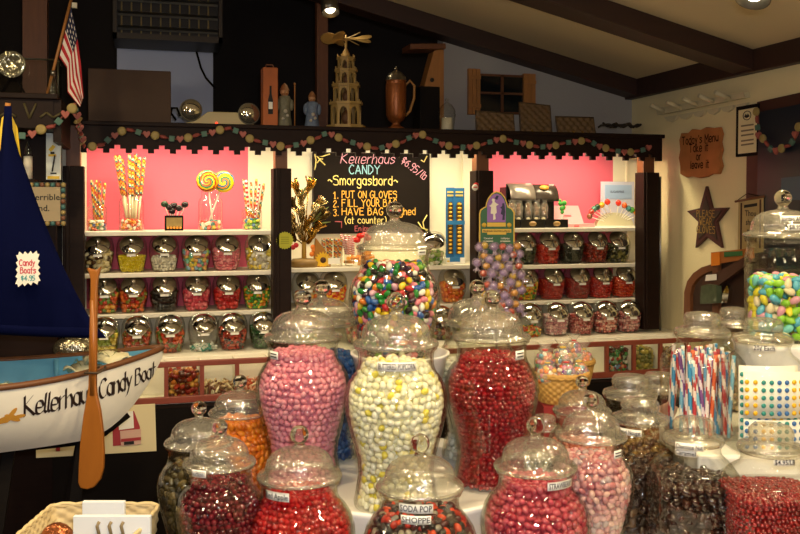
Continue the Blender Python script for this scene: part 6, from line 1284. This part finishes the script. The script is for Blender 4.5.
# mast, sail, price burst
ZS = 2.98
def S(px, py, d=0): return W(px, py, ZS+d)-BO.xyz*Vector((1, 1, 0)) if False else W(px, py, ZS+d)-Vector((BO.x, BO.y, 0))
b = MB(); b.tube([S(-10, 400, .06), S(-1, 240, .05), S(8, 103, .04)], [.014, .013, .009], 10); obj('mast', b, WOODL, bt)
b = MB(); C_ = S(-120, 322)
EDGE = [(338, 106), (317, 89), (290, 74.5), (264, 62), (230, 47.5), (200, 36), (165, 23.5), (150, 17.5), (130, 12.5), (106, 11.5)]
LEFT = [(322, -120), (200, -15), (150, 1), (106, 5)]
def edge(v):
    y = 338+(106-338)*v; return S(float(np.interp(-y, [-e[0] for e in EDGE], [e[1] for e in EDGE])), y)
A = S(8, 106)
def ledge_(v):
    y = 322+(106-322)*v; return S(float(np.interp(-y, [-e[0] for e in LEFT], [e[1] for e in LEFT])), y)
def sailp(u, v): # u along foot, v up
    P = ledge_(v)*(1-u)+edge(v)*u; bulge = .06*math.sin(PI*u)*math.sin(PI*(1-v)**1.2); return P-Vector((SN, CS, 0))*bulge+Vector((0, 0, -.012*math.sin(PI*u)*(1-v)))
b.grid(sailp, 20, 20); obj('sail', b, NAVY, bt, 0, .004)
b = MB(); b.grid(lambda u, v: sailp(u, v*.045)-Vector((SN, CS, 0))*(.004+.006*math.sin(PI*v)), 20, 3); obj('sail_hem', b, NAVY, bt, 0, .003)
b = MB(); b.add([S(9, 110, .03), S(17.5, 128, .03), S(20.5, 156, .03), S(40, 330, .03), S(-25, 330, .03), S(-4, 156, .03), S(2, 118, .03)], [(0, 1, 2, 3, 4, 5, 6)]); obj('yellow_jib', b, YELLOW, bt, 0, .004)
k = ZS/900; O = S(28, 269, -.085)
b = MB(); n = 44; pts = [((12.5 if i % 2 else 10)*k*math.cos(2*PI*i/n+.1)*(1.0), (18 if i % 2 else 14.5)*k*math.sin(2*PI*i/n+.1)) for i in range(n)]
pts = []
for (x0, y0, x1, y1, m) in ((-10, 15, 10, 16, 8), (10, 16, 11, -13, 10), (11, -13, -11, -16, 8), (-11, -16, -10, 15, 10)):
    for j in range(m):
        t = j/m; sc_ = 1.12 if j % 2 else .92; pts.append(((x0+(x1-x0)*t)*k*sc_, (y0+(y1-y0)*t)*k*sc_))
RX = Vector((CS, -SN, 0)); FW_ = Vector((SN, CS, 0)); o = obj('price_burst', b.prism(pts, O, RX, (0, 0, 1), -FW_, 0, .002), PAPER, bt)
for s, dx, y, h, m in (('Candy', 0, 3.5, 5.5, mat('burst_red', '#c8304a', .6)), ('Boats', 1, -4, 5.5, mat('burst_red', '')), ('$4.95', 1, -11, 4.5, mat('burst_teal', '#3f9aa0', .6))):
    letters('lettering', s, h*k, lambda x, yy: O+RX*(x+dx*k)+Vector((0, 0, y*k+yy))-FW_*.0032, m, o, .17, wmax=16*k)
# packets in the boat
for i, (px, py, L, Wd, rot, lab) in enumerate(((108, 352, .15, .09, .3, 'printed paper candy bag lying farthest forward in the boat'), (84, 362, .12, .06, -.4, 'crumpled pale candy bag lying in the boat behind the oar'), (6, 385, .10, .07, .2, 'cream paper bag lying at the left in the boat'))):
    z = zf(.3)+.055 if i < 2 else 1.0; q = W(px, py+6, 3.12 if i < 2 else 2.98); o = thing('candy_packet', lab, 'packet', (q.x, q.y, q.z-.005), rot)
    b = MB(); b.grid(lambda u, v: ((u-.5)*L, (v-.5)*Wd, .012*math.sin(u*9+v*7)+.018*math.sin(PI*u)*math.sin(PI*v)), 14, 8); obj('paper_packet', b, mat('packet_paper', '#cfc9a6', .5, noise=.25, scale=30), o, 0, .006)
    b = MB()
    for j in range(4): b.grid(lambda u, v: ((u-.5)*L*.5, (-.3+.2*j+v*.06)*Wd, .024+.012*math.sin(u*9+j)), 6, 1)
    obj('printed_lines', b, mat('packet_print', '#6d7a3a', .6), o, 0, .001)
# stand
st = thing('boat_stand', 'black wooden trestle stand under the candy boat', 'stand', (BO.x, BO.y, 0)); UP = Vector((0, 0, 1))
b = MB(); P = [a1*s+UP*(zk(s)-.024) for s in (.12, .2, .3, .5, .8, 1.1)]; b.tube(P, .02, 6); obj('keel_beam', b, BLACK, st)
for s in (.27, .5, .95):
    for q in (1, -1):
        b = MB(); top = a1*s+a2*(.02*q)+UP*(zk(max(s, .25))-.03); ft = a1*(s+(.12 if s < .6 else -.03))+a2*(.20*q); R = None; b.tube([top, ft], .026, 4, smooth=False); obj('leg', b, BLACK, st)
    b = MB(); b.tube([a1*s+a2*.11+UP*.42, a1*s-a2*.11+UP*.42], .014, 4); obj('crossbar', b, BLACK, st)
# oar leaning on the near gunwale
ZO = 2.86; o = thing('wooden_oar', 'varnished wooden oar hanging upright on the side of the boat', 'oar', tuple(W(93, 470, ZO)), -YAW); k = ZO/900
def q(px, py): return ((px-93)*k, 0, (470-py)*k)
sil = [(87.5, 267.5), (92, 269), (97, 270), (101.5, 266), (100, 272), (98.2, 279), (97.5, 290), (97, 330), (96.6, 385), (97.5, 395), (101, 410), (103.5, 430), (104.5, 450), (104, 468), (101, 479), (95, 486.5), (88, 489), (81, 487.5), (78.8, 482), (79.3, 465), (80.5, 445), (84, 415), (87.5, 396), (89, 385), (90, 330), (91, 290), (91, 280), (89.5, 273)]
b = MB(); b.prism([(q(a, c)[0], q(a, c)[2]) for a, c in sil][::-1], (0, 0, 0), (1, 0, 0), (0, 0, 1), (0, 1, 0), -.009, .009); obj('oar_body', b, mat('oar_varnish', '#9c5f22', .35, noise=.18, scale=14, stretch=(3, 3, .6)), o, .004)
b = MB(); b.tube([q(93, 300), q(93.5, 345), q(93, 395)], [.010, .0125, .012], 10); obj('shaft', b, mat('oar_varnish', ''), o)
b = MB(); zz = q(93, 372)[2]; b.tube([(-.02, -.016, zz), (.02, -.016, zz), (.02, .05, zz), (.01, .09, zz)], .004, 6); b.tube([(-.02, -.016, zz), (-.02, .05, zz), (-.01, .09, zz)], .004, 6); obj('rope_loop', b, mat('rope_dark', '#4a3a2a', .8), o)
# poster on the black cabinet behind the boat
t = thing('kraft_poster', 'tan poster with red print on the dark cabinet under the boat', 'poster', (0, 0, 0)); YP = 4.012
P = [PY(36, 411, YP), PY(155, 404, YP), PY(156.5, 451, YP), PY(36, 458, YP)]
b = MB(); b.add([p for p in P]+[p+Vector((0, .006, 0)) for p in P], [(3, 2, 1, 0), (4, 5, 6, 7), (0, 1, 5, 4), (1, 2, 6, 5), (2, 3, 7, 6), (3, 0, 4, 7)]); obj('sheet', b, PAPER_SIGN, t)
def pq(pts, m, nm, d=.002):
    b = MB(); Q = [PY(a, c, YP-d) for a, c in pts]; b.add(Q, [tuple(range(len(Q)))[::-1]]); obj(nm, b, m, t, 0, .001)
pq([(112, 413), (134, 411), (140, 427), (139, 444), (113, 446)], mat('poster_red', '#a8343c', .6), 'red_block'); pq([(118, 412), (133, 411), (134, 428), (119, 430)], PAPER, 'white_block', .004)
pq([(120, 431), (141, 429), (141, 444), (121, 446)], mat('poster_pink', '#d8b0a0', .6), 'candy_picture', .006); pq([(121, 439), (141, 437), (141, 440), (121, 442)], mat('poster_red', ''), 'red_stripe', .008); pq([(124, 442), (134, 441), (134, 444), (124, 445)], INK, 'print_line', .009)
pq([(56, 442), (60, 441.5), (60, 451), (56, 451)], mat('poster_red', ''), 'red_mark', .004); pq([(40, 443), (52, 442), (52, 444), (40, 445)], INK, 'print_line', .004)
q1 = PY(73, 337, 4.1); o = thing('foil_candy_bag', 'crumpled silver candy bag glinting behind the boat and sail', 'candy bag', (q1.x, 4.16, .932)); b = MB(); b.sphere((0, 0, .06), .06, 14, 10, (1.5, .7, 1.0)); obj('foil_bag', b, mat('silver_foil', '#a8a088', .25, .9, bump=.8, bscale=40), o)
b = MB(); b.lathe([(.04, 0), (.055, .012)], 8, (0, 0, .11)); obj('bag_neck', b, mat('silver_foil', ''), o)
# ================================================================ lamps and light
def light(kind, name, loc, energy, col, size=.1, size_y=None, target=None, spot=None):
    d = bpy.data.lights.new(name, kind); d.energy = energy; d.color = col
    if kind == 'AREA':
        d.size = size
        if size_y: d.shape = 'RECTANGLE'; d.size_y = size_y
    else: d.shadow_soft_size = size
    if spot: d.spot_size = spot; d.spot_blend = .6
    o = bpy.data.objects.new(name, d); COL.objects.link(o); o.location = loc
    if target is not None: o.rotation_euler = (Vector(target)-Vector(loc)).to_track_quat('-Z', 'Y').to_euler()
    return o
WARM = (1.0, .77, .43)
for i, (x0, x1) in enumerate(((-.25, .6), (.75, 1.7), (1.88, 2.62))):
    cx = (x0+x1)/2
    o = thing('shelf_tube_lamp', ['tube lamp hidden behind the valance over the left pink bay', 'tube lamp hidden behind the valance over the chalkboard', 'tube lamp hidden behind the valance over the right pink bay'][i], 'lamp', (0, 0, 0))
    b = MB(); b.b2((x0, 4.45, zt-.028), (x1, 4.52, zt-.002)); obj('fixture', b, WHITE, o); b = MB(); b.tube([(x0+.02, 4.485, zt-.040), (x1-.02, 4.485, zt-.040)], .012, 10); obj('tube', b, LAMPM, o)
    light('AREA', 'tube_light', (cx, 4.485, zt-.054), BAY, (1.0, .80, .46), x1-x0-.05, .04, (cx, 4.55, 0))
def spot_lamp(p, label, tgt, energy, r=.05, ang=2.2):
    p = Vector(p); o = thing('ceiling_spotlight', label, 'spotlight', tuple(p)); d = (Vector(tgt)-p).normalized(); R = d.to_track_quat('Z', 'Y').to_matrix()
    b = MB(); b.lathe([(.02, -.10), (r*.8, -.09), (r, -.03), (r*1.05, .03), (r*1.0, .03), (r*.9, -.03), (0, -.04)], 24, R=R); obj('lamp_can', b, mat('can_bronze', '#6a6458', .3, .8), o)
    b = MB(); b.sphere((0, 0, 0), r*.62, 14, 10, R=R); obj('bulb', b, mat('bulb_glow', '#fff0cc', .5, emit=9), o)
    b = MB(); top = ceil_z(p.x) if p.y < 4.9 else 3.4; b.tube([-d*.08, Vector((0, 0, top-p.z))], .008, 8); obj('stem', b, BLACK, o)
    light('SPOT', 'spot_light', p+d*.06, energy, WARM, .05, None, tgt, ang)
spot_lamp(W(755, -9, 2.7), 'bronze ceiling spotlight at the upper right corner of the view', XZ(.5, 2.2, .9), SPOT)
spot_lamp(PY(330, 8, 4.60), 'glowing recessed spotlight above the candle pyramid', (1.0, 3.9, .9), SPOT*.07, .045)
for i, (xc, Z) in enumerate(((-.5, 1.5), (.35, 1.35), (1.3, 1.4), (-.3, .2), (1.0, .0), (-1.3, 2.2))):  # the pair behind the viewer is added to make glints
    q = XZ(xc, Z, 0); spot_lamp((q.x, q.y, min(2.75, ceil_z(q.x)-.2)), ['spotlight over the left front jars', 'spotlight over the middle front jars', 'spotlight over the right front jars', 'spotlight behind the viewer at left', 'spotlight behind the viewer at right', 'spotlight over the candy boat'][i], XZ(xc*.8, Z+.7, .9), SPOT)
for i, (x, y) in enumerate(((-1.9, .3), (-.6, -1.2), (1.4, -1.2), (-1.6, 2.6))):  # unseen globes added to lift ambient light on ceiling and walls, and for glints
    z = 2.25; o = thing('globe_pendant_lamp', ['white globe pendant lamp at the far left of the room', 'white globe pendant lamp behind the viewer at left', 'white globe pendant lamp behind the viewer at right', 'white globe pendant lamp left of the candy boat'][i], 'lamp', (x, y, z))
    b = MB(); b.sphere((0, 0, 0), .11, 20, 14); obj('globe', b, mat('globe_glow', '#ffe9c4', .5, emit=5), o); b = MB(); b.tube([(0, 0, .1), (0, 0, min(ceil_z(max(x, -1.2)), 2.9 if x < -1.2 else 9)-z)], .008, 8); obj('cord', b, BLACK, o)
    light('POINT', 'pendant_light', (x, y, z-.13), GLOBE_FILL, (1, .82, .56), .1)
# camera flash
light('AREA', 'camera_flash', cam.location+Vector((CS*.03, -SN*.03, .07)), FLASH, (.95, .95, 1.0), .05, .03, cam.location+Vector((SN, CS, -.12))*3)
w = bpy.data.worlds.new('world'); sc.world = w; w.use_nodes = True; w.node_tree.nodes['Background'].inputs[0].default_value = (.9, .72, .5, 1); w.node_tree.nodes['Background'].inputs[1].default_value = .05
vs = sc.view_settings; vs.view_transform = 'Standard'; vs.look = 'None'; vs.gamma = 1; vs.exposure = EXPO; vs.use_curve_mapping = False
cy = sc.cycles; cy.max_bounces = 24; cy.transparent_max_bounces = 64; cy.transmission_bounces = 16; cy.glossy_bounces = 6; cy.diffuse_bounces = 4; cy.caustics_refractive = False; cy.caustics_reflective = False; cy.sample_clamp_indirect = 6; cy.use_denoising = True
